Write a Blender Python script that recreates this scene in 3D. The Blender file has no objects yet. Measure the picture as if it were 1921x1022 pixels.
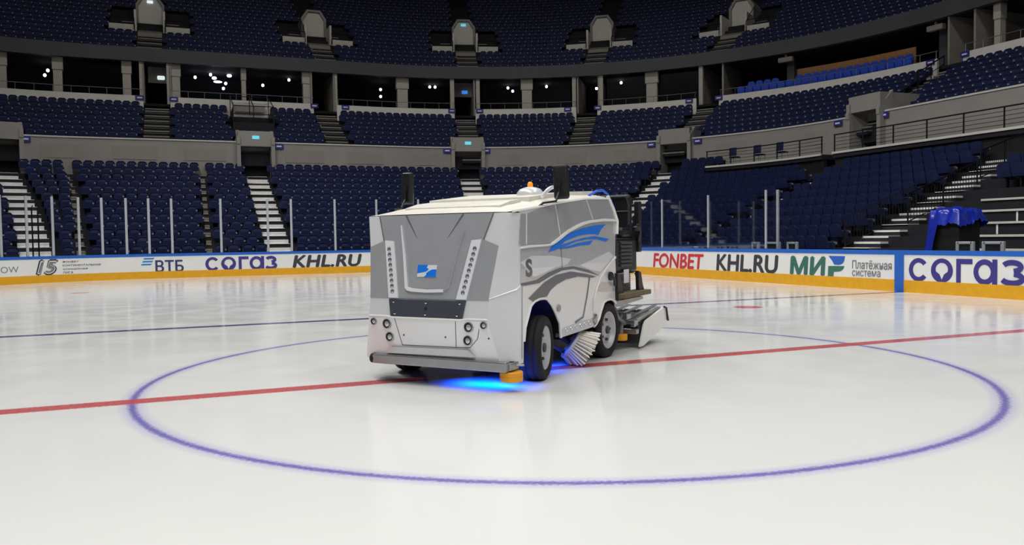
import bpy, bmesh, math, random
import numpy as np
from mathutils import Matrix, Vector, noise
from mathutils.geometry import tessellate_polygon

SC = bpy.context.scene
COL = SC.collection
PI = math.pi
rnd = random.Random(7)

# ------------------------------------------------------------------ camera
CAM = Vector((-3.9948, -8.5781, 1.5102)); YAW, PITCH, ROLL, FPX = .3833, -.0415, -.0142, 1532.59
def cam_axes():
    cy, sy, cp, sp = math.cos(YAW), math.sin(YAW), math.cos(PITCH), math.sin(PITCH)
    f = Vector((sy*cp, cy*cp, sp)); r = Vector((cy, -sy, 0)); u = r.cross(f)
    cr, sr = math.cos(ROLL), math.sin(ROLL)
    return cr*r + sr*u, -sr*r + cr*u, f
CR, CU, CF = cam_axes()
cd = bpy.data.cameras.new('camera'); cam = bpy.data.objects.new('camera', cd); COL.objects.link(cam)
cd.sensor_fit = 'HORIZONTAL'; cd.sensor_width = 36; cd.lens = 36*FPX/1921; cd.clip_end = 400; cd.clip_start = .05
m = Matrix((CR, CU, -CF)).transposed().to_4x4(); m.translation = CAM; cam.matrix_world = m
SC.camera = cam
def project(P):                       # only used to leave out seats that lie outside the frame
    d = Vector(P) - CAM; z = d.dot(CF)
    return (960.5 + FPX*d.dot(CR)/z, 511 - FPX*d.dot(CU)/z, z) if z > .5 else (1e9, 1e9, z)

# ------------------------------------------------------------------ world, lights, exposure
w = bpy.data.worlds.new('arena_air'); SC.world = w; w.use_nodes = True
w.node_tree.nodes['Background'].inputs[0].default_value = (.55, .6, .75, 1)
w.node_tree.nodes['Background'].inputs[1].default_value = .018
def area(x, y, z, sx, sy, power, spread, col=(1, .99, .97), rot=(0, 0, 0)):
    l = bpy.data.lights.new('arena_light', 'AREA'); l.shape = 'RECTANGLE'; l.size = sx; l.size_y = sy
    l.energy = power; l.color = col; l.spread = math.radians(spread)
    o = bpy.data.objects.new('arena_light', l); o.location = (x, y, z); o.rotation_euler = rot; COL.objects.link(o)
LAMP = 1120
for yy, k in ((-30, 1.1), (-18, 1.0), (-6, .92), (6, .92), (17, .9), (26, .7)):
    area(-8.5, yy, 22, 2.2, 6, LAMP*k*1.2, 155, rot=(0, -.25, 0)); area(8.5, yy, 22, 2.2, 6, LAMP*k*.8, 155)
def stand_fill(x, y, z, tx, ty, tz, size, power):          # added fill lights, unseen, that brighten the upper stands
    d = Vector((tx-x, ty-y, tz-z)); area(x, y, z, size, 1.0, power, 110, (1, .95, .88), d.to_track_quat('-Z', 'Y').to_euler())
for x, y, tx, ty in ((-9, 34, -12, 52), (2, 35, 3, 52), (14, 34, 19, 50), (21, 28, 31, 41), (23, 17, 37, 26), (23, 5, 37, 8)):
    stand_fill(x, y, 27, tx, ty, 13.5, 5, 190)
vs = SC.view_settings
SC.display_settings.display_device = 'sRGB'
vs.view_transform = 'Standard'; vs.look = 'None'; vs.gamma = 1; vs.use_curve_mapping = False; vs.exposure = 0
SC.cycles.use_denoising = True
SC.cycles.max_bounces = 8; SC.cycles.diffuse_bounces = 4; SC.cycles.glossy_bounces = 4; SC.cycles.transparent_max_bounces = 24
SC.cycles.sample_clamp_indirect = 6

# ------------------------------------------------------------------ helpers
def lin(c):
    if isinstance(c, str): c = [int(c[i:i+2], 16)/255 for i in (0, 2, 4)]
    return tuple(x/12.92 if x <= .04045 else ((x+.055)/1.055)**2.4 for x in c)
MATS = {}
def mat(name, col, rough=.5, metal=0., spec=.5, var=.0, scale=6., emit=0., coat=0., bump=0.):
    m = bpy.data.materials.new(name); m.use_nodes = True; nt = m.node_tree; b = nt.nodes['Principled BSDF']
    c = lin(col) + (1,)
    b.inputs['Base Color'].default_value = c; b.inputs['Roughness'].default_value = rough
    b.inputs['Metallic'].default_value = metal; b.inputs['Specular IOR Level'].default_value = spec
    b.inputs['Coat Weight'].default_value = coat; b.inputs['Coat Roughness'].default_value = .08
    if emit: b.inputs['Emission Color'].default_value = c; b.inputs['Emission Strength'].default_value = emit
    if var or bump:
        tc = nt.nodes.new('ShaderNodeTexCoord'); n = nt.nodes.new('ShaderNodeTexNoise')
        n.inputs['Scale'].default_value = scale; n.inputs['Detail'].default_value = 4
        nt.links.new(tc.outputs['Object'], n.inputs['Vector'])
        if var:
            r = nt.nodes.new('ShaderNodeValToRGB')
            r.color_ramp.elements[0].position = .3; r.color_ramp.elements[1].position = .7
            r.color_ramp.elements[0].color = tuple(x*(1-var) for x in c[:3]) + (1,)
            r.color_ramp.elements[1].color = tuple(min(1, x*(1+var)) for x in c[:3]) + (1,)
            nt.links.new(n.outputs['Fac'], r.inputs[0]); nt.links.new(r.outputs[0], b.inputs['Base Color'])
        if bump:
            bp_ = nt.nodes.new('ShaderNodeBump'); bp_.inputs['Strength'].default_value = bump
            nt.links.new(n.outputs['Fac'], bp_.inputs['Height']); nt.links.new(bp_.outputs[0], b.inputs['Normal'])
    MATS[name] = m
    return m
M = MATS
mat('seat_navy', '1e264c', .6, var=.15, scale=3, spec=.25); mat('seat_grey', '8c8f9a', .5)
mat('seat_cobalt', '2a50c8', .5, var=.1)
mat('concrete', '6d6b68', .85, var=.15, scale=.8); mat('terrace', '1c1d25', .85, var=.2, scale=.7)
mat('wall_beige', '9c9892', .8, var=.06, scale=.6); mat('cap_light', 'd5d2ca', .6, var=.05)
mat('panel_beige', '98938c', .8, var=.06, scale=1.5)
mat('parapet_white', 'e2dfd8', .65, var=.05, scale=.8); mat('column_grey', 'bab4aa', .7, var=.06)
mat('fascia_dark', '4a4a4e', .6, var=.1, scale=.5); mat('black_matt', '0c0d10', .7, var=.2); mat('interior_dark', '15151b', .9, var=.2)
mat('step_light', 'f0eeea', .5, var=.08); mat('step_dim', '8f8a80', .7, var=.1)
mat('rail_grey', '8d8f94', .4, metal=.5, var=.05); mat('rail_black', '15171c', .45, metal=.3, var=.1)
mat('wood_orange', 'd39a60', .5, var=.15, scale=9)
mat('sign_blue', '2b2f8c', .5, var=.05); mat('sign_text', 'e8eaf4', .5)
mat('exit_teal', '66d0e0', .5, emit=.7); mat('exit_white', 'e8f2f4', .5, emit=.8); mat('exit_blue', '3f8fe8', .5, emit=.7)
mat('glint_white', 'f4f6ff', .5, emit=6.)
mat('board_white', 'f0f0ee', .35, var=.03, scale=1.2, spec=.4); mat('board_blue', '2466c8', .35, var=.05); mat('board_yellow', 'e8aa1a', .4, var=.06)
mat('ink_purple', '40388a', .5, var=.05); mat('ink_dark', '3c3b44', .5, var=.05); mat('ink_red', 'd2343c', .5, var=.06); mat('ink_green', '3c7466', .5, var=.06)
mat('ink_blue', '2f62c4', .5, var=.05); mat('ink_sky', '1f86d8', .5, var=.05); mat('ink_grey', '808088', .5, var=.05); mat('ink_navy', '343a6c', .5, var=.05)
mat('stanchion', 'c4c8ce', .4, metal=.4, var=.04)

def glass_mat(name, tint, refl, rough=.03):
    m = bpy.data.materials.new(name); m.use_nodes = True; nt = m.node_tree; nt.nodes.clear()
    o = nt.nodes.new('ShaderNodeOutputMaterial'); mx = nt.nodes.new('ShaderNodeMixShader')
    t = nt.nodes.new('ShaderNodeBsdfTransparent'); g = nt.nodes.new('ShaderNodeBsdfGlossy'); lw = nt.nodes.new('ShaderNodeLayerWeight')
    mu = nt.nodes.new('ShaderNodeMath'); mu.operation = 'MULTIPLY'; mu.inputs[1].default_value = refl
    t.inputs[0].default_value = tint + (1,); g.inputs['Roughness'].default_value = rough
    lw.inputs[0].default_value = .25
    nt.links.new(lw.outputs['Fresnel'], mu.inputs[0]); nt.links.new(mu.outputs[0], mx.inputs[0])
    nt.links.new(t.outputs[0], mx.inputs[1]); nt.links.new(g.outputs[0], mx.inputs[2]); nt.links.new(mx.outputs[0], o.inputs[0])
    MATS[name] = m
glass_mat('rink_glass', (.96, .97, .98), .25); glass_mat('suite_glass', (.85, .87, .9), .12, .22)

class MB:
    """collects boxes, tubes, lathes and prisms into one mesh"""
    def __init__(s): s.v = []; s.f = []; s.mi = []; s.cur = 0; s.sm = []; s.smooth = False
    def add(s, vs, fs):
        o = len(s.v); s.v += [tuple(v) for v in vs]; s.f += [tuple(i+o for i in f) for f in fs]
        s.mi += [s.cur]*len(fs); s.sm += [s.smooth]*len(fs)
    def hexa(s, c):                       # eight corners: bottom four (ccw), top four
        s.add(c, [(3, 2, 1, 0), (4, 5, 6, 7), (0, 1, 5, 4), (1, 2, 6, 5), (2, 3, 7, 6), (3, 0, 4, 7)])
    def box(s, x0, x1, y0, y1, z0, z1, T=None):
        c = [(x0, y0, z0), (x1, y0, z0), (x1, y1, z0), (x0, y1, z0), (x0, y0, z1), (x1, y0, z1), (x1, y1, z1), (x0, y1, z1)]
        if T: c = [T @ Vector(p) for p in c]
        s.hexa(c)
    def bbox(s, x0, x1, y0, y1, z0, z1, b, T=None, seg=2):    # box with rounded edges
        bm = bmesh.new(); bmesh.ops.create_cube(bm, size=1)
        for v in bm.verts: v.co = Vector(((x0+x1)/2 + v.co.x*(x1-x0), (y0+y1)/2 + v.co.y*(y1-y0), (z0+z1)/2 + v.co.z*(z1-z0)))
        bmesh.ops.bevel(bm, geom=bm.edges[:], offset=b, segments=seg, affect='EDGES', profile=.5)
        s.bm(bm, T)
    def bm(s, bm, T=None):
        bm.verts.index_update()
        s.add([(T @ v.co if T else v.co.copy()) for v in bm.verts], [[v.index for v in f.verts] for f in bm.faces]); bm.free()
    def tube(s, pts, r, n=8, closed=False, caps=True):
        pts = [Vector(p) for p in pts]; rs = r if isinstance(r, (list, tuple)) else [r]*len(pts)
        N = len(pts); vs = []; up = None
        for i, p in enumerate(pts):
            a = pts[i-1] if (i > 0 or closed) else p; b = pts[(i+1) % N] if (i < N-1 or closed) else p
            t = (b-a).normalized()
            if up is None: up = Vector((0, 0, 1)) if abs(t.z) < .9 else Vector((1, 0, 0))
            x = t.cross(up).normalized(); y = x.cross(t).normalized(); up = y
            for k in range(n):
                an = 2*PI*k/n; vs.append(p + (x*math.cos(an) + y*math.sin(an))*rs[i])
        fs = []
        for i in range(N if closed else N-1):
            for k in range(n):
                a = i*n+k; b = i*n+(k+1) % n; c = ((i+1) % N)*n+(k+1) % n; d = ((i+1) % N)*n+k
                fs.append((a, b, c, d))
        if caps and not closed: fs += [tuple(range(n))[::-1], tuple((N-1)*n+k for k in range(n))]
        s.add(vs, fs)
    def lathe(s, prof, T=None, n=24, caps=True):      # profile (radius, height) about local z
        vs = []; fs = []
        for r, z in prof:
            for k in range(n):
                a = 2*PI*k/n; p = Vector((r*math.cos(a), r*math.sin(a), z)); vs.append(T @ p if T else p)
        for i in range(len(prof)-1):
            for k in range(n):
                fs.append((i*n+k, i*n+(k+1) % n, (i+1)*n+(k+1) % n, (i+1)*n+k))
        if caps and prof[0][0] > 1e-4: fs.append(tuple(range(n))[::-1])
        if caps and prof[-1][0] > 1e-4: fs.append(tuple((len(prof)-1)*n+k for k in range(n)))
        s.add(vs, fs)
    def prism(s, poly, h0, h1, T=None):    # polygon in local xy, extruded along local z
        n = len(poly); vs = [Vector((x, y, h0)) for x, y in poly] + [Vector((x, y, h1)) for x, y in poly]
        if T: vs = [T @ v for v in vs]
        s.add(vs, [tuple(range(n))[::-1], tuple(range(n, 2*n))] + [(i, (i+1) % n, n+(i+1) % n, n+i) for i in range(n)])
    def build(s, name, mats, parent=None, loc=None):
        me = bpy.data.meshes.new(name); me.from_pydata(s.v, [], s.f)
        mats = mats if isinstance(mats, (list, tuple)) else [mats]
        for k in mats: me.materials.append(M[k])
        me.polygons.foreach_set('material_index', s.mi); me.polygons.foreach_set('use_smooth', s.sm)
        me.update()
        bm = bmesh.new(); bm.from_mesh(me); bmesh.ops.recalc_face_normals(bm, faces=bm.faces[:]); bm.to_mesh(me); bm.free()
        o = bpy.data.objects.new(name, me); COL.objects.link(o)
        if parent: o.parent = parent
        if loc: o.location = loc
        return o
def tag(o, label=None, cat=None, group=None, kind=None):
    if label: o['label'] = label
    if cat: o['category'] = cat
    if group: o['group'] = group
    if kind: o['kind'] = kind
    return o
def thing(name, label, cat, loc=(0, 0, 0), rz=0, group=None):
    o = bpy.data.objects.new(name, None); COL.objects.link(o); o.location = loc; o.rotation_euler = (0, 0, rz)
    o.empty_display_size = .2
    return tag(o, label, cat, group)
def struct(o, label=None): return tag(o, label, None, None, 'structure')

def sheet(loops, fn, cuts0=(), cuts1=(), thick=.0, off=.0):
    """filled 2-D outline (with holes), sliced at the given coordinates, mapped to a curved surface by fn(a, b, offset)"""
    bm = bmesh.new()
    pts = [[Vector((x, y, 0)) for x, y in lp] for lp in loops]
    tri = tessellate_polygon(pts); flat = [v for lp in pts for v in lp]
    vs = [bm.verts.new(v) for v in flat]
    for t in tri:
        try: bm.faces.new([vs[i] for i in t])
        except ValueError: pass
    return sheet_bm(bm, fn, cuts0, cuts1, thick, off)
def sheet_bm(bm, fn, cuts0, cuts1, thick, off):
    for ax, cuts in ((0, cuts0), (1, cuts1)):
        for c in cuts:
            no = Vector((1, 0, 0)) if ax == 0 else Vector((0, 1, 0))
            bmesh.ops.bisect_plane(bm, geom=bm.verts[:]+bm.edges[:]+bm.faces[:], dist=1e-5, plane_co=no*c, plane_no=no)
    bm.verts.index_update()
    n = len(bm.verts); flat = [(v.co.x, v.co.y) for v in bm.verts]
    faces = [[v.index for v in f.verts] for f in bm.faces]
    edges = [e for e in bm.edges if len(e.link_faces) == 1]
    rim = []
    for e in edges:
        f = e.link_faces[0]; ids = [v.index for v in f.verts]; a, b = e.verts[0].index, e.verts[1].index
        i = ids.index(a)
        if ids[(i+1) % len(ids)] != b: a, b = b, a
        rim.append((a, b))
    bm.free()
    top = [fn(a, b, off+thick) for a, b in flat]
    if not thick: return top, faces
    bot = [fn(a, b, off) for a, b in flat]
    return top+bot, faces + [[i+n for i in f][::-1] for f in faces] + [(b, a, a+n, b+n) for a, b in rim]
def flat_faces(bm, cuts0):
    for c in cuts0: bmesh.ops.bisect_plane(bm, geom=bm.verts[:]+bm.edges[:]+bm.faces[:], dist=1e-5, plane_co=(c, 0, 0), plane_no=(1, 0, 0))
    bm.verts.index_update(); fl = [(v.co.x, v.co.y) for v in bm.verts]; f = [[v.index for v in f.verts] for f in bm.faces]; bm.free(); return f, fl
def stroke(path, wd):
    """outline of a 2-D polyline with the given width"""
    L, R = [], []; N = len(path); ws = wd if isinstance(wd, (list, tuple)) else [wd]*N
    for i in range(N):
        a = Vector(path[max(i-1, 0)]); b = Vector(path[min(i+1, N-1)]); t = (b-a).normalized(); n = Vector((-t.y, t.x))
        L.append(tuple(Vector(path[i])+n*ws[i]/2)); R.append(tuple(Vector(path[i])-n*ws[i]/2))
    return L+R[::-1]
def frange(a, b, s):
    n = max(1, int(round((b-a)/s))); return [a+(b-a)*i/n for i in range(n+1)]
def ordinal(n):
    T = ['zeroth', 'first', 'second', 'third', 'fourth', 'fifth', 'sixth', 'seventh', 'eighth', 'ninth', 'tenth', 'eleventh', 'twelfth', 'thirteenth', 'fourteenth', 'fifteenth', 'sixteenth', 'seventeenth', 'eighteenth', 'nineteenth']
    if n < 20: return T[n]
    tens = {2: 'twent', 3: 'thirt', 4: 'fort', 5: 'fift'}[n//10]
    return tens+'ieth' if n % 10 == 0 else tens+'y-'+T[n % 10]

# ------------------------------------------------------------------ the ice
def ice_material():
    m = bpy.data.materials.new('ice'); m.use_nodes = True; nt = m.node_tree; N = nt.nodes; Lk = nt.links; b = N['Principled BSDF']
    b.inputs['Specular IOR Level'].default_value = .3; b.inputs['IOR'].default_value = 1.31
    tc = N.new('ShaderNodeTexCoord'); sp = N.new('ShaderNodeSeparateXYZ'); Lk.new(tc.outputs['Object'], sp.inputs[0])
    def math_(op, a, b_=None, c=None):
        n = N.new('ShaderNodeMath'); n.operation = op
        for i, v in enumerate((a, b_, c)):
            if v is None: continue
            if isinstance(v, (int, float)): n.inputs[i].default_value = v
            else: Lk.new(v, n.inputs[i])
        return n.outputs[0]
    def noise_(scale, detail=3, dist=0.):
        n = N.new('ShaderNodeTexNoise'); n.inputs['Scale'].default_value = scale; n.inputs['Detail'].default_value = detail
        n.inputs['Distortion'].default_value = dist
        Lk.new(tc.outputs['Object'], n.inputs['Vector']); return n.outputs['Fac']
    def mixc(f, c0, c1):
        n = N.new('ShaderNodeMix'); n.data_type = 'RGBA'; Lk.new(f, n.inputs['Factor'])
        for k, c in ((6, c0), (7, c1)):
            if isinstance(c, tuple): n.inputs[k].default_value = c+(1,)
            else: Lk.new(c, n.inputs[k])
        return n.outputs[2]
    def soft(d, wd, e):                    # 1 inside |d| < wd, falling off over e
        mr = N.new('ShaderNodeMapRange'); Lk.new(d, mr.inputs[0]); mr.inputs[1].default_value = wd+e; mr.inputs[2].default_value = wd-e
        return mr.outputs[0]
    X, Y = sp.outputs[0], sp.outputs[1]
    fine = noise_(34, 5); rag = math_('MULTIPLY', math_('SUBTRACT', fine, .5), .07)
    def ring(cx, cy, R):
        dx = math_('SUBTRACT', X, cx); dy = math_('SUBTRACT', Y, cy)
        r = math_('SQRT', math_('ADD', math_('MULTIPLY', dx, dx), math_('MULTIPLY', dy, dy)))
        return math_('ABSOLUTE', math_('SUBTRACT', r, R)) if R else r
    col = mixc(noise_(.35, 4, .4), lin('dddddb'), lin('e7e7e3'))
    col = mixc(math_('MULTIPLY', noise_(3.2, 6, 1.2), .12), col, lin('cfd0d2'))
    def paint(col, d, wd, e, c, k=1.):
        f = soft(math_('ADD', d, rag), wd, e)
        f = math_('MULTIPLY', f, math_('ADD', math_('MULTIPLY', noise_(22, 5), .5*k), 1-.35*k)); f = math_('MINIMUM', f, 1.)
        return mixc(f, col, c)
    col = paint(col, ring(0, 0, 4.475), .07, .07, lin('b9b6dc'), .6)       # faint bled halo of the paint
    col = paint(col, ring(0, 0, 4.475), .032, .02, lin('756eb2'), .6)
    for y0 in (7.11, -7.11): col = paint(col, math_('ABSOLUTE', math_('SUBTRACT', Y, y0)), .14, .02, lin('4a4c7c'), .5)
    col = paint(col, math_('ABSOLUTE', Y), .128, .02, lin('c25357'), .6)
    for sx in (-1, 1):
        for sy in (-1, 1): col = paint(col, ring(7*sx, 5.46*sy, 0), .3, .02, lin('cc4a50'), .4)
        col = paint(col, ring(7*sx, 20.2, 0), .3, .02, lin('cf7a7c'), .7); col = paint(col, ring(7*sx, 20.2, 4.475), .02, .02, lin('b9b2b6'), .8)
    col = paint(col, math_('ABSOLUTE', math_('SUBTRACT', Y, 26)), .02, .02, lin('c79a9c'), .8)
    Lk.new(col, b.inputs['Base Color'])
    rr = N.new('ShaderNodeMapRange'); Lk.new(noise_(1.1, 5, .8), rr.inputs[0]); rr.inputs[1].default_value = .3; rr.inputs[2].default_value = .7
    rr.inputs[3].default_value = .09; rr.inputs[4].default_value = .2; Lk.new(rr.outputs[0], b.inputs['Roughness'])
    bp_ = N.new('ShaderNodeBump'); bp_.inputs['Strength'].default_value = .012; bp_.inputs['Distance'].default_value = .02
    Lk.new(noise_(9, 6, .6), bp_.inputs['Height']); Lk.new(bp_.outputs[0], b.inputs['Normal'])
    M['ice'] = m
ice_material()
HW_, HL_, RC_ = 13.1, 30.0, 8.5
def bpos(s, z=0., off=0.):
    """point on the inner face of the rink boards: s runs along them (0 where the right side starts to curve), off points to the ice"""
    Lc = RC_*PI/2; e = 2*(HW_-RC_); R = RC_-off
    if s < 0: return Vector((HW_-off, HL_-RC_+s, z))
    if s < Lc: a = s/RC_; return Vector((HW_-RC_+R*math.cos(a), HL_-RC_+R*math.sin(a), z))
    s -= Lc
    if s < e: return Vector((HW_-RC_-s, HL_-off, z))
    s -= e
    if s < Lc: a = s/RC_; return Vector((-(HW_-RC_)-R*math.sin(a), HL_-RC_+R*math.cos(a), z))
    s -= Lc
    return Vector((-HW_+off, HL_-RC_-s, z))
SL = 2*RC_*PI/2 + 2*(HW_-RC_)
mb = MB()
out = [(p.x, p.y) for p in [bpos(s) for s in frange(0, SL, .6)]]
out += [(-x, -y) for x, y in out]
mb.prism(out, -.05, 0.)
struct(mb.build('floor', 'ice'), 'white ice sheet with a red centre line and a blue circle')
mb = MB(); mb.box(-75, 75, -45, 90, -.4, -.06)
struct(mb.build('floor_arena', 'terrace'))

# ------------------------------------------------------------------ boards, lettering, glass
def board_fn(s_left, z0):
    return lambda a, b, off: bpos(s_left-a, z0+b, off)
def text_bm(txt, bold=0., shear=0., spacing=1.):
    c = bpy.data.curves.new('lettering', 'FONT'); c.body = txt; c.size = 1; c.offset = bold; c.shear = shear; c.space_character = spacing
    c.resolution_u = 4
    o = bpy.data.objects.new('lettering', c); me = bpy.data.meshes.new_from_object(o)
    bm = bmesh.new(); bm.from_mesh(me); bpy.data.meshes.remove(me); bpy.data.objects.remove(o); bpy.data.curves.remove(c)
    return bm
def fit_bm(bm, a0, a1, b0, b1):
    xs = [v.co.x for v in bm.verts]; ys = [v.co.y for v in bm.verts]
    x0, x1, y0, y1 = min(xs), max(xs), min(ys), max(ys)
    for v in bm.verts: v.co = Vector((a0+(v.co.x-x0)/(x1-x0)*(a1-a0), b0+(v.co.y-y0)/(y1-y0)*(b1-b0), 0))
    return bm
def board_text(parent, txt, s0, s1, z0, z1, m, bold=0., shear=0., off=.004, name='lettering', spacing=1.):
    """text from s0 (its left end) to s1 (right end)"""
    mb = MB(); H = z1-z0; d = bold*H     # heavier weights: the glyphs repeated with tiny shifts, each a hair in front of the last
    for i, (dx, dz) in enumerate(((0, 0), (-d, 0), (d, 0), (0, d*.7), (0, -d*.7)) if bold > 0 else ((0, 0),)):
        bm = fit_bm(text_bm(txt, min(bold, 0), shear, spacing), d, s0-s1-d, z0+d*.7, z1-d*.7)
        for v in bm.verts: v.co += Vector((dx, dz, 0))
        fs, vs = [], []
        f2, fl = flat_faces(bm, frange(0, s0-s1, .35)[1:-1])
        for j, f in enumerate(f2):         # every face on a level of its own, so overlapping strokes of a glyph do not coincide
            fs.append(range(len(vs), len(vs)+len(f))); vs += [bpos(s0-fl[q][0], fl[q][1], off+.0012*i+4e-5*(j % 23)) for q in f]
        mb.add(vs, fs)
    return mb.build(name, m, parent)
def board_poly(parent, loops, s0, m, off=.004, name='lettering'):
    mb = MB()
    w1 = max(x for lp in loops for lo in lp for x, y in lo)
    for lp in loops:
        vs, fs = sheet(lp, board_fn(s0, 0), frange(0, max(w1, .4), .3)[1:-1], (), .0, off); mb.add(vs, fs); off += .0012
    return mb.build(name, m, parent)
def arc(cx, cy, rx, ry, a0, a1, n=24):
    return [(cx+rx*math.cos(math.radians(a0+(a1-a0)*i/n)), cy+ry*math.sin(math.radians(a0+(a1-a0)*i/n))) for i in range(n+1)]
def rounded_word(parent, s0, xs, z0, z1, m):
    """the five rounded lower-case letters, the second one with a drop-shaped opening; xs = (left, right) of each letter"""
    H = z1-z0; zc = (z0+z1)/2; L = []
    def ring_(x0, x1, a0, a1, t=.27):
        cx = (x0+x1)/2; rx = (x1-x0)/2; o = arc(cx, zc, rx, H/2, a0, a1); i = arc(cx, zc, rx-t*H*.8, H/2-t*H*.72, a1, a0); return o+i
    x0, x1 = xs[0]; L.append([ring_(x0, x1, 38, 322)])
    x0, x1 = xs[1]; cx = (x0+x1)/2; rx = (x1-x0)/2
    drop = arc(cx, zc+.05*H, rx*.56, H*.27, -20, 200, 16) + [(cx-rx*.2, zc-.16*H), (cx, zc-.38*H), (cx+rx*.2, zc-.16*H)]
    L.append([arc(cx, zc, rx, H/2, 0, 352, 30), drop])
    x0, x1 = xs[2]; t = .21*H; L.append([[(x0, z0), (x0+t, z0), (x0+t, z1-t), (x1, z1-t), (x1, z1), (x0, z1)]])
    x0, x1 = xs[3]; cx = (x0+x1-t*.3)/2; rx = (x1-t*.3-x0)/2
    L.append([arc(cx, zc, rx, H/2, 0, 352, 30), arc(cx, zc, rx-t, H/2-t, 0, 352, 30)]); L.append([[(x1-t, z0), (x1, z0), (x1, z1), (x1-t, z1)]])
    x0, x1 = xs[4]; wd = x1-x0; r1 = H*.27
    top = arc(x0+wd*.46, z1-r1-.0*H, wd*.36, r1-t/2, 160, -80, 18); bot = arc(x0+wd*.46, z0+r1+.02*H, wd*.42, r1-t/2+.01*H, 80, -162, 18)
    L.append([stroke(top, t)]); L.append([stroke(bot, t)])
    return board_poly(parent, L, s0, m)

def board_section(s_left, s_right, label):
    a, b = min(s_left, s_right), max(s_left, s_right)
    t = thing('rink_board', label, 'rink board', bpos((a+b)/2))
    base = bpos((a+b)/2)
    ss = frange(a, b, .45 if b > 0 else 2.5)
    def strip(z0, z1, o0, o1):
        mb = MB(); vs = []; fs = []
        for s in ss:
            for (o, z) in ((o0, z0), (o1, z0), (o1, z1), (o0, z1)): vs.append(bpos(s, z, o)-base)
        n = len(ss)
        for i in range(n-1):
            for k in range(4): fs.append((4*i+k, 4*i+(k+1) % 4, 4*i+4+(k+1) % 4, 4*i+4+k))
        fs += [(0, 1, 2, 3), (4*n-1, 4*n-2, 4*n-3, 4*n-4)]
        mb.add(vs, fs); return mb
    strip(.31, .955, -.09, 0).build('panel', 'board_white', t)
    strip(.0, .31, -.09, .012).build('kick_plate', 'board_yellow', t)
    strip(.955, 1.07, -.13, .012).build('cap_rail', 'board_blue', t)
    return t, base
def reparent(o, t, base):
    o.parent = t; o.location = -base; return o
B = {}
def sec(key, a, b, label): B[key] = board_section(a, b, label)
sec('scow', 52.0, 27.95, 'white rink board with thin grey lettering cut off by the left frame edge')
sec('fifteen', 27.95, 24.96, 'white rink board with a large outlined fifteen and four small lines')
sec('vtb', 24.96, 21.45, 'white rink board with three blue slanted stripes and three navy capitals')
sec('sog', 21.45, 17.6, 'far white rink board with smaller rounded purple lowercase word')
sec('khl', 17.6, 13.6, 'far white rink board with slanted charcoal letters, left of the machine')
sec('corner', 13.6, -1.9, 'curved white rink board hidden behind the silver machine')
sec('fon', -1.9, -6.3, 'white rink board with red slanted lettering right of the machine')
sec('khl2', -6.3, -10.0, 'white rink board with charcoal lettering between the red and green words')
sec('mir', -10.0, -14.19, 'white rink board with green capitals beside small grey two-line lettering')
sec('blue', -14.19, -14.48, 'narrow rink board painted blue where the blue line meets it')
sec('sog2', -14.48, -26.0, 'near white rink board with very large rounded purple word')
def bt(key, *a, **k): t, base = B[key]; return reparent(board_text(None, *a, **k), t, base)
def bpoly(key, *a, **k): t, base = B[key]; return reparent(board_poly(None, *a, **k), t, base)
bt('scow', 'MOSCOW', 30.05, 28.3, .46, .70, 'ink_grey')
bt('fifteen', '15', 27.66, 26.78, .30, .94, 'ink_dark', bold=.09, shear=.25)
bt('fifteen', '15', 27.60, 26.84, .36, .88, 'board_white', bold=.045, shear=.25, off=.011)
bt('fifteen', '15', 27.57, 26.87, .40, .84, 'ink_grey', bold=.012, shear=.25, off=.018)
for i, tx in enumerate(('ФОНБЕТ', 'КОНТИНЕНТАЛЬНАЯ', 'ХОККЕЙНАЯ', 'ЛИГА')):
    bt('fifteen', tx, 26.62, 26.62-[.62, 1.45, .95, .4][i], .78-i*.145, .86-i*.145, 'ink_dark', bold=.015)
bpoly('vtb', [[[(.06+k*.05, .58+k*.125), (.46+k*.05, .58+k*.125), (.52+k*.05, .645+k*.125), (.12+k*.05, .645+k*.125)]] for k in range(3)], 23.68, 'ink_sky', name='emblem')
bt('vtb', 'ВТБ', 23.04, 21.9, .27, .79, 'ink_navy', bold=.03)
def word(key, s0, xs, z0, z1):
    t, base = B[key]; return reparent(rounded_word(None, s0, xs, z0, z1, 'ink_purple'), t, base)
word('sog', 21.01, [(0, .6), (.66, 1.29), (1.4, 1.83), (1.87, 2.5), (2.56, 3.07)], .26, .88)
bt('khl', 'KHL.RU', 17.26, 14.05, .30, .89, 'ink_dark', bold=.06, shear=.18, spacing=1.05)
bt('fon', 'FONBET', -2.48, -5.84, .31, .87, 'ink_red', bold=.05, shear=.12)
bt('khl2', 'KHL.RU', -6.56, -9.74, .29, .88, 'ink_dark', bold=.055, shear=.08)
bt('mir', 'МИ', -10.25, -11.74, .30, .87, 'ink_green', bold=.07, shear=.06)
bpoly('mir', [[[(.0, .30), (.22, .30), (.24, .44), (.3, .44)] + arc(.38, .62, .25, .17, -88, -2, 8) + [(.02, .60)]]], -11.82, 'ink_green')
bpoly('mir', [[[(.03, .89), (.65, .89), (.65, .84)] + arc(.42, .82, .22, .18, -2, -90, 8) + [(.25, .645), (.18, .74)]]], -11.82, 'ink_blue', name='emblem')
bt('mir', 'Платёжная', -12.74, -14.09, .55, .79, 'ink_grey', bold=.012)
bt('mir', 'система', -12.74, -13.72, .35, .51, 'ink_grey', bold=.012)
word('sog2', -14.63, [(0, .59), (.66, 1.28), (1.37, 1.80), (1.83, 2.43), (2.52, 3.1)], .29, .88)
t, base = B['blue']
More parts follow.
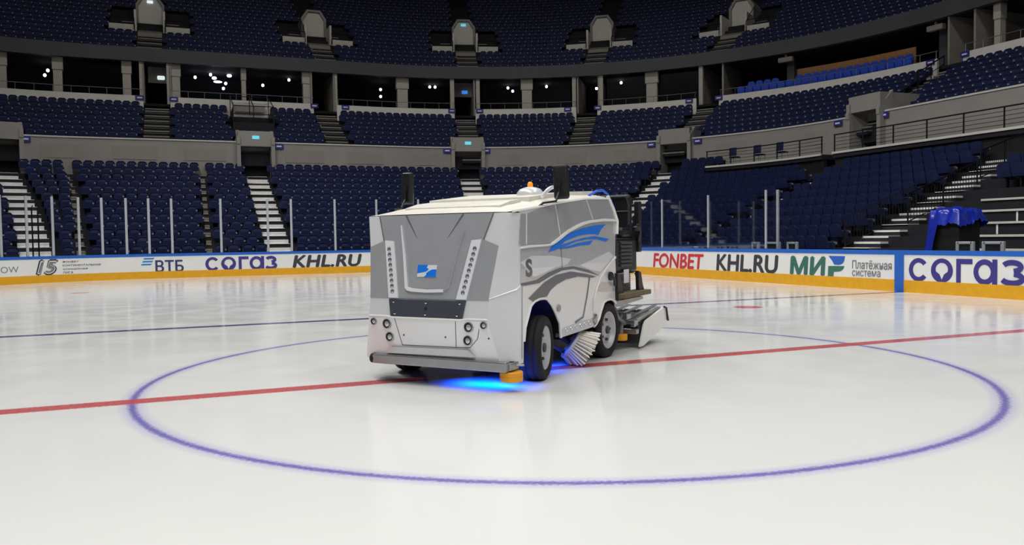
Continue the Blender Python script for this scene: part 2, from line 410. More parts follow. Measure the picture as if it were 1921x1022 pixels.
mbp = MB(); mbp.add(*sheet([[(0, 0), (.29, 0), (.29, .96), (0, .96)]], board_fn(-14.19, 0), (), (), .004, .013)); reparent(mbp.build('blue_stripe', 'board_blue'), t, base)

left_st = [32.0, 30.9, 29.9, 28.9, 27.9, 26.92, 25.93, 25.05, 24.12, 23.24, 22.33, 20.31, 18.3, 17.26, 15.27, 13.3]
hid = [11.3, 9.3, 7.3, 6.1, 4.9, 3.7, 2.5, 1.3, 0.0]
right_st = [-3.05, -6.02, -9.08]
stations = [(s, 3.46, .10) for s in left_st] + [(s, 3.46 if s > 4 else 2.93, .09) for s in hid] + [(s, 2.93, .075) for s in right_st]
def frame_at(s):
    p = bpos(s); n = (bpos(s, 0, .1)-p).normalized(); tdir = Vector((-n.y, n.x, 0)); return p, n, tdir
where = ['first', 'second', 'third', 'fourth', 'fifth', 'sixth', 'seventh', 'eighth', 'ninth', 'tenth', 'eleventh']
for i, (s, z1, wd) in enumerate(stations):
    p, n, td = frame_at(s); T = Matrix((td, n, Vector((0, 0, 1)))).transposed().to_4x4()
    mb = MB(); mb.bbox(-wd/2, wd/2, -.085, -.035, 1.071, z1, .008, T, 1)
    px = project(p+Vector((0, 0, 2)))[0]
    if s > 13: k = sum(1 for q in left_st if q >= s and project(bpos(q, 2))[0] > 0); lab = f'{ordinal(max(k, 1))} light grey glass post on the far boards, counting from the left frame edge'
    elif s >= 0: k = hid.index(s)+1; lab = f'{ordinal(k)} light grey glass post behind the machine, counting from its left flank'
    else: k = right_st.index(s)+1; lab = f'{ordinal(k)} light grey glass post right of the machine on the side boards'
    tag(mb.build('glass_stanchion', 'stanchion', None, p), lab, 'post', 'posts between the rink glass panes')
for i in range(len(stations)-1):
    (s0, z0, _), (s1, z1, _) = stations[i], stations[i+1]; z = min(z0, z1)-.04
    mb = MB(); ss = frange(min(s0, s1)+.05, max(s0, s1)-.05, .5); mid = bpos((s0+s1)/2)
    vs = []; fs = []
    for s in ss:
        for (o, zz) in ((-.066, 1.072), (-.054, 1.072), (-.054, z), (-.066, z)): vs.append(bpos(s, zz, o)-mid)
    nn = len(ss)
    for j in range(nn-1):
        for k in range(4): fs.append((4*j+k, 4*j+(k+1) % 4, 4*j+4+(k+1) % 4, 4*j+4+k))
    fs += [(0, 1, 2, 3), (4*nn-1, 4*nn-2, 4*nn-3, 4*nn-4)]; mb.add(vs, fs)
    if s1 > 13: k = sum(1 for j in range(i+1) if project(bpos((stations[j][0]+stations[j+1][0])/2, 2))[0] > 0); lab = f'{ordinal(max(k, 1))} clear glass pane on the far boards, counting from the left frame edge'
    elif s1 >= 0: lab = f'{ordinal(i-14)} clear glass pane behind the machine, counting from its left flank'
    else: lab = ['clear glass pane directly right of the machine seat', 'clear glass pane above the red lettering', 'clear glass pane above the charcoal lettering right of the machine'][min(2, i-len(left_st)-len(hid)+1)]
    g = mb.build('rink_glass_panel', 'rink_glass', None, mid); tag(g, lab, 'glass pane', 'clear panes on top of the rink boards')
# the return pane where the glass stops beside the benches
p, n, td = frame_at(-9.18)
mb = MB(); mb.box(p.x+.06, p.x+1.0, p.y-.012, p.y, 1.072, 2.9); g = mb.build('rink_glass_panel', 'rink_glass'); tag(g, 'clear glass pane turned away from the ice at the end of the glass', 'glass pane', 'clear panes on top of the rink boards')
mb = MB(); mb.bbox(p.x+.35, p.x+.42, p.y-.1, p.y-.03, 1.0, 2.93, .008); tag(mb.build('glass_stanchion', 'stanchion'), 'light grey glass post set back behind the end of the glass', 'post', 'posts between the rink glass panes')

# ------------------------------------------------------------------ the seating bowl: every tier is an offset of one rounded plan
CX, CY = 9.0, 23.7
def pq(r, q):
    """plan point at offset r; q < 0 right side, 0..1 right corner, 1..2 far end, 2..3 left corner; returns x, y, outward angle"""
    if q < 0: return CX+r, CY+30*q, 0.
    if q <= 1: a = q*PI/2; return CX+r*math.cos(a), CY+r*math.sin(a), a
    if q <= 2: return CX-18*(q-1), CY+r, PI/2
    a = PI/2+(q-2)*PI/2; return -CX+r*math.cos(a), CY+r*math.sin(a), a
def Lq(r, q):
    if q < 0: return 30*q
    if q <= 1: return q*PI/2*r
    if q <= 2: return r*PI/2+18*(q-1)
    return r*PI/2+18+(q-2)*PI/2*r
def qL(r, L):
    c = r*PI/2
    if L < 0: return L/30
    if L < c: return L/c
    if L < c+18: return 1+(L-c)/18
    return 2+(L-c-18)/c
def qa(q, r): return q[0]+(q[1]-q[0])*(r-8)/10 if isinstance(q, tuple) else q      # stairs that do not run radially
def Q(r, q, z=0.): x, y, a = pq(r, q); return Vector((x, y, z))
def frameT(r, q, z=0.):
    """local frame: x along the row (to the right seen from the ice), y outward, z up"""
    x, y, a = pq(r, q); n = Vector((math.cos(a), math.sin(a), 0)); t = Vector((-n.y, n.x, 0))
    T = Matrix((t, n, Vector((0, 0, 1)))).transposed().to_4x4(); T.translation = Vector((x, y, z)); return T
Q0, Q1 = -1.05, 2.95
def qsamples(a, b):
    qs = {a, b}
    for s in (0., 1., 2.):
        if a < s < b: qs.add(s)
    q = a
    for lo, hi, st in ((-9, 0, .25), (0, 1, .025), (1, 2, .25), (2, 9, .025)):
        k = math.ceil(max(a, lo)/st)
        while k*st < min(b, hi): qs.add(k*st); k += 1
    return sorted(qs)
def sweep(mb, prof, a, b, closed=True):
    qs = qsamples(a, b); n = len(prof); vs = [Q(r, q, z) for q in qs for r, z in prof]; fs = []
    for i in range(len(qs)-1):
        for k in range(n if closed else n-1):
            fs.append((i*n+k, i*n+(k+1) % n, (i+1)*n+(k+1) % n, (i+1)*n+k))
    if closed: fs += [tuple(range(n))[::-1], tuple((len(qs)-1)*n+k for k in range(n))]
    mb.add(vs, fs)
def rect(r0, r1, z0, z1): return [(r0, z0), (r1, z0), (r1, z1), (r0, z1)]

LOW = [(7.9+.87*k, .62+.392*k) for k in range(13)]
MID = [(19.8+.785*k, 6.9+.414*k) for k in range(8)]
UPP = [(27.2+.8*k, 13.9+.48*k) for k in range(20)]
LOW_A = [(-.36, .62), (-.062, .62), (.3925, .72), (.849, .66), ((1.477, 1.489), .62), ((2.06, 2.124), .66)]          # stairs: q, half width
LOW_G = [(1.655, .14), ((1.942, 2.021), .19)]                                                                # narrow gaps between blocks
MID_A = [(-.001, .75), (.399, .75), (.615, .72), (.837, .72), (1.193, .75), (1.79, .75)]
UPP_A = [(.395, .8), (.608, .8), (.827, .8), (1.168, .8), (1.813, .8)]
DOORS = [(-.031, .98), (.3925, .98), (.849, .98), (1.486, .98), (2.13, .98)]

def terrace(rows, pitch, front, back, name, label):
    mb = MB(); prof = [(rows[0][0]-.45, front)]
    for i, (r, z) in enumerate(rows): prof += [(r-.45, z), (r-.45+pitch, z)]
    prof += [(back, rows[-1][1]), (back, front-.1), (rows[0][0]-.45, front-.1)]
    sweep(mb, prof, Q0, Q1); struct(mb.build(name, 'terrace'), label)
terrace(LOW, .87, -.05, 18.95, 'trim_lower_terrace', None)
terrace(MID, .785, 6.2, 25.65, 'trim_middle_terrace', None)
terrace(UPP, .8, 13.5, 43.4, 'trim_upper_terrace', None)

# concourse wall between the doors, with a pale cap
edges = [Q0] + [e for q, h in DOORS for e in (qL(18.9, Lq(18.9, q)-h), qL(18.9, Lq(18.9, q)+h))] + [Q1]
k = 0
for a, b in zip(edges[0::2], edges[1::2]):
    if b-a < .02: continue
    k += 1
    mb = MB(); sweep(mb, rect(18.9, 19.15, 4.6, 7.42), a, b); wall = struct(mb.build(f'wall_concourse_{k}', 'wall_beige'))
    mb = MB(); sweep(mb, rect(18.84, 19.2, 7.42, 7.5), a, b); mb.build('coping', 'cap_light', wall)
    La, Lb = Lq(18.9, a), Lq(18.9, b); mb = MB(); n = int((Lb-La)/3.6)
    if La > 0:
        for i in range(n):
            L0 = La+(i+.5)*(Lb-La)/n
            mb.box(-1.15, 1.15, -.03, .0, 6.3, 7.05, frameT(18.9, qL(18.9, L0)))
        if n: mb.build('wall_panel', 'panel_beige', wall)
# parapet of the suites, with a rail on top
pe = [Q0] + [e for q, h in MID_A for e in (qL(25.6, Lq(25.6, q)-h-.05), qL(25.6, Lq(25.6, q)+h+.05))] + [Q1]
places = ['beside the right frame edge', 'in front of the cobalt blue seats', 'just left of the cobalt blue seats', 'right of the doorway with the blue sign', 'left of the doorway with the blue sign', 'between the second and third doorways from the left', 'beside the left frame edge']
for i, (a, b) in enumerate(zip(pe[0::2], pe[1::2])):
    mb = MB(); sweep(mb, rect(25.55, 25.7, 9.7, 11.0), a, b); struct(mb.build(f'trim_parapet_{i+1}', 'parapet_white'))
    rl = thing('guard_rail', 'thin grey parapet rail '+places[i], 'railing', Q(25.6, (a+b)/2, 11.0), 0, 'rails on the upper parapet')
    base = Q(25.6, (a+b)/2, 11.0)
    qs = [q for q in qsamples(a, b)]
    mb = MB(); mb.tube([Q(25.62, q, 11.42)-base for q in qs], .022, 6); mb.build('top_rail', 'rail_grey', rl)
    La, Lb = Lq(25.6, a), Lq(25.6, b)
    for L in frange(La+.1, Lb-.1, 1.0):
        p = Q(25.62, qL(25.6, L), 11.0)
        if abs(project(p)[0]-960) > 1080: continue
        mb = MB(); mb.tube([p-base, p-base+Vector((0, 0, .42))], .016, 5); mb.build('post', 'rail_grey', rl)
# suites: floor, back wall, soffit, dark ring beam
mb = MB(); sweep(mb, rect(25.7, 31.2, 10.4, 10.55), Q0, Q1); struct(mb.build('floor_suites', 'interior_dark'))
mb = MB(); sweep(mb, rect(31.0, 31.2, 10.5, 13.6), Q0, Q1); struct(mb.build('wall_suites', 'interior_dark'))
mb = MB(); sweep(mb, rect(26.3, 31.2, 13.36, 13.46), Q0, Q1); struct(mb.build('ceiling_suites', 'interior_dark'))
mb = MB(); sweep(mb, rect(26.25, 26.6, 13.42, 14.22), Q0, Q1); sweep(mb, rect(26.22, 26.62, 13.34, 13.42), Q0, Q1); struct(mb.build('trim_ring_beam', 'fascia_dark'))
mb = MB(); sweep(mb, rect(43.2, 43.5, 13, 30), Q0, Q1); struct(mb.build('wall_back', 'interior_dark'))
cols = [(2.117, .5), (2.0465, .62), (1.889, .6), (1.725, .62), (1.487, .34), (1.252, .66), (.945, .92), (.7245, .9), (.504, .95), (-.0645, .42)]
thin = [1.8395, 1.7485, 1.145, .858, .812, .64, .592, .4175]
for i, (q, wd) in enumerate(cols):
    mb = MB(); T = frameT(26.75, q); h = wd/2
    mb.box(-h*.82, h*.82, -.1, .3, 10.5, 12.6, T); mb.bbox(-h, h, -.16, .34, 12.55, 13.36, .02, T, 1)
    struct(mb.build(f'trim_column_{i+1}', 'column_grey'))
for i, q in enumerate(thin):
    mb = MB(); mb.box(-.14, .14, -.1, .2, 10.0, 13.36, frameT(26.5, q)); struct(mb.build(f'trim_jamb_{i+1}', 'column_grey'))
for i, q in enumerate((.2785, .047)):
    mb = MB(); mb.box(-.25, .25, -.1, .25, 10.5, 13.36, frameT(27.65, q)); struct(mb.build(f'trim_dark_column_{i+1}', 'fascia_dark'))
# passages behind the doorways of the middle aisles: side walls and a step up
for i, (q, h) in enumerate(MID_A):
    mb = MB(); T = frameT(26.4, q)
    for s in (-1, 1): mb.box(s*(h+.05)-.06, s*(h+.05)+.06, 0, 4.4, 9.8, 13.36, T)
    struct(mb.build(f'wall_passage_{i+1}', 'panel_beige'))
# glazing of the suites
gl = sorted([q for q, _ in cols if q > .4]+thin)
for i in range(len(gl)-1):
    a, b = gl[i], gl[i+1]
    if b-a < .05 or any(a-.01 < q < b+.01 for q, _ in MID_A): continue
    mb = MB(); sweep(mb, rect(27.0, 27.02, 10.56, 13.35), a+.008, b-.008); struct(mb.build(f'window_suite_{i+1}', 'suite_glass'))
# reflections in the suite glass, imitated by added glowing ellipsoids
glints = [(2.065, 12.57), (2.061, 12.89), (1.5995, 13.25), (1.5865, 13.03), (1.574, 12.78), (1.545, 12.7), (1.531, 13.25), (1.554, 12.34), (1.656, 13.01), (1.4055, 12.71), (1.304, 13.2), (.973, 12.87), (.973, 12.35), (.8905, 13.2), (.8815, 13.2), (.758, 13.16), (.75, 12.91), (.6925, 13.2), (.5665, 13.2), (.608, 12.88)]
spot = {0: 'lower of the two by the left edge', 1: 'upper of the two by the left edge', 2: 'highest of the cluster left of the thin column', 3: 'slanted in the cluster left of the thin column', 4: 'long and low in the cluster left of the thin column', 5: 'rightward in the cluster left of the thin column', 6: 'alone just left of the thin column', 7: 'lowest of the cluster left of the thin column', 8: 'leftmost of the cluster left of the thin column', 9: 'right of the thin column', 10: 'left of the second doorway', 11: 'upper of the vertical pair', 12: 'lower of the vertical pair', 13: 'left of the pair near the blue sign', 14: 'right of the pair near the blue sign', 15: 'right of the blue sign', 16: 'lower one right of the blue sign', 17: 'in the bay right of the wide column', 18: 'in the last glazed bay on the right', 19: 'in the doorway right of centre'}
for i, (q, z) in enumerate(glints):
    mb = MB(); mb.smooth = True; sx = .3 if i == 4 else (.17 if i in (3, 6) else .1)
    bm = bmesh.new(); bmesh.ops.create_uvsphere(bm, u_segments=10, v_segments=6, radius=1)
    T = frameT(29.0, q, z)
    mb.bm(bm, T.to_3x3().to_4x4() @ Matrix.Diagonal((sx, .09, .08 if i == 4 else .11, 1)))
    o = mb.build('suite_glint', 'glint_white', None, Q(29.0, q, z)); tag(o, 'small glowing suite glint, '+spot[i], 'lamp', 'glints inside the suites')

def aisle(name_q, hw, rows, pitch, m_tread, half_light=False):
    q = name_q; mb = MB()
    for k, (r, z) in enumerate(rows):
        rise = (rows[1][1]-rows[0][1])
        for (r0, r1, zt) in ((r-.45-.36, r-.45+.02, z-rise/2+.02), (r-.45, r-.45+pitch-.34, z+.02)):
            mb.cur = 0; T = frameT(r, qa(q, r)); mb.box(-hw, hw, r0-r, r1-r, zt-.07, zt, T)
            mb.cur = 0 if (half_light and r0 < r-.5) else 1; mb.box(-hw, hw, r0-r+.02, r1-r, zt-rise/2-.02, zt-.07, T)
    return mb.build('aisle_stairs', [m_tread, 'terrace'])
for q, h in LOW_A[1:]: struct(aisle(q, h-.04, LOW, .87, 'step_light', True))
for q, h in LOW_G: struct(aisle(q, h-.02, LOW, .87, 'step_dim', True))
struct(aisle(LOW_A[0][0], .58, LOW[:10], .87, 'step_light'))
for q, h in MID_A: struct(aisle(q, h-.03, MID+[(26.0, 10.2)], .785, 'step_dim'))
for q, h in UPP_A: struct(aisle(q, h-.03, UPP[:5], .8, 'step_dim'))

# doors of the concourse with their portals
dl = ['at the right, above the railed platform', 'right of the machine', 'behind the top of the machine', 'above the bright stairs left of the machine', 'at the left frame edge']
for i, (q, h) in enumerate(DOORS):
    T = frameT(18.8, q); d1 = 3.4 if i == 0 else 1.9; top = 8.4 if i == 0 else 8.1; bt_ = 7.6 if i == 0 else 7.2
    mb = MB()
    for s in (-1, 1): mb.box(s*h-.11, s*h+.11, -.25, d1, 4.7, top-.35, T)
    mb.box(-h-.02, h+.02, -.16, d1, bt_, top, T)
    for s in (-1, 1):      # cheek walls sloping up beside the header
        mb.hexa([T @ Vector(p) for p in ((s*h-.1, -.3, 7.3), (s*h+.1, -.3, 7.3), (s*h+.1, .6, 7.3), (s*h-.1, .6, 7.3), (s*h-.1, -.3, 7.6), (s*h+.1, -.3, 7.6), (s*h+.1, .6, top+.12), (s*h-.1, .6, top+.12))])
    o = struct(mb.build(f'door_{i+1}', 'wall_beige'))
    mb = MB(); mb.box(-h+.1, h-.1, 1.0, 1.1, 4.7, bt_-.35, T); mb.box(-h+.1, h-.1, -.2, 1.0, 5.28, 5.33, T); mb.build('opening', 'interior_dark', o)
    mb = MB(); mb.box(-h+.1, h-.1, .95, 1.08, bt_-.36, bt_, T); mb.build('lintel', 'panel_beige', o)
    if i in (2, 3):
        mb = MB(); mb.bbox(-.2, .2, -.2, -.16, bt_+.42, bt_+.62, .01, T, 1)
        tag(mb.build('exit_sign', 'exit_teal'), ['', '', 'small glowing teal exit sign over the dark door behind the machine', 'small glowing teal exit sign over the dark door above the bright stairs'][i], 'sign', 'exit signs')
for q, z, m_, lab in ((1.7765, 12.66, 'exit_white', 'small glowing white exit sign in the left doorway of the suites'), (.833, 12.66, 'exit_blue', 'round glowing blue exit sign in the central doorway of the suites')):
    T = frameT(28.0, q)
    mb = MB(); mb.box(-.8, .8, .05, .1, 12.3, 13.36, T); struct(mb.build('trim_lintel', 'panel_beige'))
    mb = MB(); mb.bbox(-.22, .22, -.02, .05, z-.12, z+.12, .05, T, 2); tag(mb.build('exit_sign', m_), lab, 'sign', 'exit signs')
# little navy section signs
sg = [(25.5, q, 10.86) for q in (1.846, 1.734, 1.235, 1.1165, .861, .8105, .6495, .595, .431, .379, .0285, -.0325)] + [(18.8, q, 7.25) for q in (2.0905, 1.4115, .8945, .8085, .4445, .3425, .0325, -.0675)]
lw = ['left of the first doorway from the left', 'right of the first doorway from the left', 'left of the second doorway from the left', 'right of the second doorway from the left', 'left of the central doorway', 'right of the central doorway', 'left of the fourth doorway from the left', 'right of the fourth doorway from the left', 'left of the fifth doorway from the left', 'right of the fifth doorway from the left', 'at the right end of the cobalt seats', 'right of the cobalt seats past the stairs',
      'beside the left frame edge', 'right of the door above the bright stairs', 'left of the door behind the machine', 'right of the door behind the machine', 'left of the door right of the machine', 'right of the door right of the machine', 'left of the door above the platform', 'right of the door above the platform']
for i, (r, q, z) in enumerate(sg):
    T = frameT(r, q, z); mb = MB(); mb.bbox(-.26, .26, -.03, .03, -.15, .15, .012, T.to_3x3().to_4x4(), 1)
    o = tag(mb.build('section_sign', 'sign_blue', None, T.translation), ('small navy sign on the white parapet, ' if i < 12 else 'small navy sign on the beige concourse wall, ')+lw[i], 'sign', 'section signs')
    mb = MB(); mb.box(-.15, .15, -.036, -.03, -.04, .04, T.to_3x3().to_4x4()); mb.build('lettering', 'sign_text', o)

# upper vomitories
vw = ['rightmost in the upper tier', 'second from the right in the upper tier', 'in the middle of the upper tier, above the blue sign', 'second from the left in the upper tier', 'at the upper left, above the left doorway']
for i, (q, h) in enumerate(UPP_A):
    r = 32.8; zf = 13.9+.6*(r-27.2); T = frameT(r, q); W2 = .95
    o = thing('vomitory', 'pale octagonal stairway portal '+vw[i], 'portal', T.translation+Vector((0, 0, zf)), 0, 'portals of the upper tier')
    base = T.translation+Vector((0, 0, zf)); TT = T.copy(); TT.translation = Vector((0, 0, 0))
    oc = [(-W2, 0), (W2, 0), (W2, 1.5), (W2-.45, 2.15), (-W2+.45, 2.15), (-W2, 1.5)]; ic = [(x*.84, .0 if z == 0 else z*.93) for x, z in oc]
    mb = MB()
    for a in range(1, 6):
        b = (a+1) % 6
        for y0 in (0,):
            mb.hexa([TT @ Vector(p) for p in ((oc[a][0], 0, oc[a][1]), (oc[b][0], 0, oc[b][1]), (ic[b][0], 0, ic[b][1]), (ic[a][0], 0, ic[a][1]), (oc[a][0], 2.6, oc[a][1]), (oc[b][0], 2.6, oc[b][1]), (ic[b][0], 2.6, ic[b][1]), (ic[a][0], 2.6, ic[a][1]))])
    mb.build('portal_frame', 'wall_beige', o)
    mb = MB(); mb.prism([(x*.99, z*.99) for x, z in ic], -.05, .05, TT @ Matrix.Translation((0, .25, 0)) @ Matrix.Rotation(PI/2, 4, 'X')); mb.build('back_wall', 'cap_light', o)
    mb = MB()                          # ramp down to the stairs
    mb.hexa([TT @ Vector(p) for p in ((-.78, -2.6, -1.5), (.78, -2.6, -1.5), (.78, 1.0, -.5), (-.78, 1.0, -.5), (-.78, -2.6, -1.15), (.78, -2.6, -1.15), (.78, 1.0, .05), (-.78, 1.0, .05))]); mb.build('ramp', 'step_dim', o)
    for s in (-1, 1):
        mb = MB(); mb.box(min(s*.95, s*2.6), max(s*.95, s*2.6), -2.0, -1.85, -1.6, -.5, TT); mb.box(min(s*.85, s*1.0), max(s*.85, s*1.0), -2.0, .1, -1.4, .55, TT)
        mb.build('side_wall', 'cap_light', o)
        mb = MB()
        for k in range(5): mb.box(min(s*1.05, s*1.9), max(s*1.05, s*1.9), -1.8+.5*k, -1.3+.5*k, -1.6, -1.05+.32*k, TT)
        mb.build('side_steps', 'step_dim', o)
        mb = MB(); mb.tube([TT @ Vector(p) for p in ((s*1.0, -2.2, -.9), (s*1.0, -2.2, -.2), (s*1.0, -.1, 1.3), (s*1.0, -.1, .4))], .03, 6)
        mb.tube([TT @ Vector(p) for p in ((s*1.0, -1.9, -.05), (s*2.55, -1.9, -.05), (s*2.55, -1.9, -.8))], .03, 6); mb.build('hand_rail', 'rail_black', o)
    if i in (2, 4):
        mb = MB(); mb.bbox(-.2, .2, -.12, -.06, 1.62, 1.82, .02, TT @ Matrix.Translation((0, .25, 0)), 1)
        tag(mb.build('exit_sign', 'exit_teal' if i == 2 else 'exit_white', None, base), ['', '', 'small glowing teal exit sign in the middle upper portal', '', 'small glowing white exit sign in the upper left portal'][i], 'sign', 'exit signs')

# railed platform in front of the right-hand concourse wall
for i, (a, b, nm) in enumerate(((Q0, -.045, 'right part beyond the door'), (-.02, .2765, 'left part with three chairs'))):
    mb = MB(); sweep(mb, rect(16.25, 18.9, 5.18, 5.42), a, b); struct(mb.build(f'floor_platform_{i+1}', 'terrace'))
    mb = MB(); sweep(mb, rect(16.18, 16.3, 5.36, 5.46), a, b); struct(mb.build(f'trim_platform_{i+1}', 'cap_light'))
    mb = MB(); sweep(mb, rect(16.4, 16.6, 1.5, 5.2), a, b); struct(mb.build(f'wall_platform_{i+1}', 'black_matt'))
    qm = (max(a, -.6)+b)/2; base = Q(16.3, qm, 5.44)
    rl = thing('platform_railing', ['black metal railing along the long right platform', 'black metal railing along the short platform with three chairs'][i], 'railing', base, 0, 'black platform railings')
    qs = qsamples(max(a, -.75), b); top = .84
    mb = MB(); mb.tube([Q(16.32, q, 5.44+top)-base for q in qs], .032, 6); mb.build('top_rail', 'rail_black', rl)
    for kz in range(1, 5):
        mb = MB(); mb.tube([Q(16.32, q, 5.44+top*kz/5)-base for q in qs], .012, 5); mb.build('bar', 'rail_black', rl)
    for L in frange(Lq(16.3, max(a, -.75))+.05, Lq(16.3, b)-.05, 1.75 if i == 0 else 1.45):
        p = Q(16.32, qL(16.3, L), 5.42)-base; mb = MB(); mb.tube([p, p+Vector((0, 0, top+.02))], .035, 6); mb.build('post', 'rail_black', rl)
for i, q in enumerate((.2215, .161, .1055)):
    T = frameT(16.95, q, 5.42); c = thing('platform_chair', ['left', 'middle', 'right'][i]+' of three loose dark chairs on the small railed platform', 'chair', T.translation, math.atan2(T[1][0], T[0][0]), 'loose chairs on the platform')
    mb = MB(); mb.bbox(-.24, .24, -.24, .22, .44, .51, .03); mb.build('seat', 'seat_navy', c)
    mb = MB(); mb.bbox(-.23, .23, .2, .26, .52, .98, .03, Matrix.Rotation(.08, 4, 'X')); mb.build('backrest', 'seat_navy', c)
    for sx in (-1, 1):
        for sy in (-1, 1): mb = MB(); mb.tube([(sx*.2, sy*.2, .44), (sx*.23, sy*.22, .0)], .014, 6); mb.build('leg', 'seat_grey', c)
# hand rails beside the middle aisle on the right
for i, (q, r0, r1) in enumerate(((-.021, 19.9, 22.6), (.017, 24.0, 26.0))):
    pts = [Q(r, q, 6.9+.527*(r-19.8)+1.0) for r in (r0, (r0+r1)/2, r1)]; base = Q(r0, q, 6.9)
    mb = MB(); mb.tube([p-base for p in pts], .035, 6)
    for p in pts: mb.tube([p-base, p-base-Vector((0, 0, 1.0))], .03, 6)
    mb.tube([p-base-Vector((0, 0, .45)) for p in pts], .02, 6)
    tag(mb.build('hand_rail', 'rail_black', None, base), ['black stair rail above the right platform door', 'black stair rail at the right end of the cobalt seats'][i], 'railing', 'black stair rails')

# ------------------------------------------------------------------ seats
def lip(mb, T):                        # rolled upper edge of a backrest
    p = [(-.236, .70), (-.20, .795), (-.12, .845), (.12, .845), (.20, .795), (.236, .70)]; n = len(p)
    vs = [(x, -.035, z) for x, z in p] + [(x*.97, -.075, z-.025) for x, z in p] + [(x*.9, -.037, z-.075) for x, z in p]
    fs = [(j*n+i, j*n+i+1, (j+1)*n+i+1, (j+1)*n+i) for j in range(2) for i in range(n-1)]
    mb.add([T @ Vector(v) for v in vs], fs)
def seat_meshes():
    pf = [(-.248, .40), (.248, .40), (.248, .72), (.21, .81), (.12, .855), (-.12, .855), (-.21, .81), (-.248, .72)]
    Tb = Matrix.Rotation(-.2, 4, 'X') @ Matrix.Rotation(PI/2, 4, 'X')
    def b1():
        mb = MB(); mb.prism(pf, -.035, .035, Matrix.Translation((0, .1, 0)) @ Tb)
        lip(mb, Matrix.Translation((0, .1, 0)) @ Matrix.Rotation(-.2, 4, 'X')); return mb
    def b2():
        mb = MB(); mb.bbox(-.22, .22, -.035, .035, .30, .64, .028, Matrix.Translation((0, -.10, 0)) @ Matrix.Rotation(.1, 4, 'X'), 2); return mb
    def b3():
        mb = MB(); mb.box(-.03, .03, -.02, .12, .0, .42); mb.box(-.18, .18, .0, .08, .36, .42)
        mb.box(-.257, -.228, -.16, .1, .54, .585)
        return mb
    def b4():
        mb = MB(); mb.box(-.257, -.205, -.2, -.1, .53, .61); return mb
    return [(b1(), 'backrest', 'seat_navy'), (b2(), 'seat_pan', 'seat_navy'), (b3(), 'bracket', 'rail_black'), (b4(), 'armrest_cap', 'seat_grey')]
seats = []            # (depth, tier, row, block, index, T)
def in_frame(p, mg=280):
    x, y, z = project(p); return z > 1 and -mg < x < 1921+mg and -mg < y < 1022
BLOCKS_LOW = ['right of the black metal stairs', 'left of the black metal stairs', 'left of the stairs behind the end of the glass', 'left of the stairs just right of the machine']
def place(rows, tier, aisles, skip):
    for k, (r, z) in enumerate(rows):
        cuts = sorted((Lq(r, qa(q, r))-h, Lq(r, qa(q, r))+h) for q, h in aisles)
        Ls = Lq(r, Q0); bi = 0
        for c0, c1 in cuts + [(Lq(r, Q1), 0)]:
            n = int((c0-Ls-.04)/.515); odd = k % 2 and n > 3
            if n > 0:
                wd = (c0-Ls)/n; n -= odd
                for j in range(n):
                    L = Ls+(j+.5+.5*odd)*wd; q = qL(r, L)
                    if skip(k, r, q, L): continue
                    p = Q(r, q, z+.6)
                    if not in_frame(p): continue
                    jj = n-j if bi == 0 else j+1
                    seats.append(((p-CAM).length, tier, k, bi, jj, frameT(r+.02, q, z)))
            Ls = c1; bi += 1
place(LOW, 0, LOW_A+LOW_G, lambda k, r, q, L: (k >= 10 and q < .279) or (q < -.36 and k < 6) or (-.41 < q < -.36) or (k >= 9 and abs(L-Lq(r, -.031)) < 1.0))
place(MID, 1, MID_A, lambda k, r, q, L: any(abs(L-Lq(r, qd)) < 1.2 for qd, h in DOORS) and r < 21.0 or (k >= 3 and abs(L-Lq(r, 1.475)) < 1.4))
place(UPP, 2, UPP_A, lambda k, r, q, L: any(abs(L-Lq(r, qd)) < (2.75 if 30.2 < r < 34.6 else .9) for qd, h in UPP_A) and r < 34.7)
seats.sort(key=lambda s: s[0])
NEAR = [s for s in seats if s[1] == 0 and 1195 < project(s[5].translation+Vector((0, 0, .6)))[0] < 1960][:300]
ids = {id(s) for s in NEAR}; FAR = [s for s in seats if id(s) not in ids]
parts_ = [(mb.build(nm, mt), nm) for mb, nm, mt in seat_meshes()]
first = True
for d, tier, k, bi, j, T in NEAR:
    o = bpy.data.objects.new('arena_seat', None); COL.objects.link(o); o.location = T.translation; o.rotation_euler = (0, 0, math.atan2(T[1][0], T[0][0])); o.empty_display_size = .1
    tag(o, f'navy seat, {ordinal(k+1)} row up, {ordinal(j)} {BLOCKS_LOW[min(bi, 3)]}', 'seat', 'navy seats of the lower tier')
    for po, nm in parts_:
        c = po if first else po.copy()
        if not first: COL.objects.link(c)
        c.parent = o
    first = False
# all the remaining seats as one mass
T1 = MB()
pf = [(-.248, .40), (.248, .40), (.248, .73), (.14, .855), (-.14, .855), (-.248, .73)]
T1.prism(pf, -.035, .035, Matrix.Translation((0, .1, 0)) @ Matrix.Rotation(-.2, 4, 'X') @ Matrix.Rotation(PI/2, 4, 'X')); lip(T1, Matrix.Translation((0, .1, 0)) @ Matrix.Rotation(-.2, 4, 'X'))
T1.box(-.22, .22, -.03, .03, .32, .64, Matrix.Translation((0, -.10, 0)) @ Matrix.Rotation(.1, 4, 'X'))
T1.cur = 1; T1.box(-.257, -.19, -.21, -.1, .53, .605)
tv = np.array([tuple(v) for v in T1.v]); nv = len(tv); V_, F_, MI_ = [], [], []
for i, s in enumerate(FAR):
    T = np.array(s[5]); V_.append(tv @ T[:3, :3].T + T[:3, 3])
    for f, mi in zip(T1.f, T1.mi):
        F_.append(tuple(a+i*nv for a in f)); MI_.append(mi)
me = bpy.data.meshes.new('arena_seating'); me.from_pydata(np.concatenate(V_).tolist(), [], F_)
me.materials.append(M['seat_navy']); me.materials.append(M['seat_grey']); me.polygons.foreach_set('material_index', MI_); me.update()
o = bpy.data.objects.new('arena_seating', me); COL.objects.link(o)
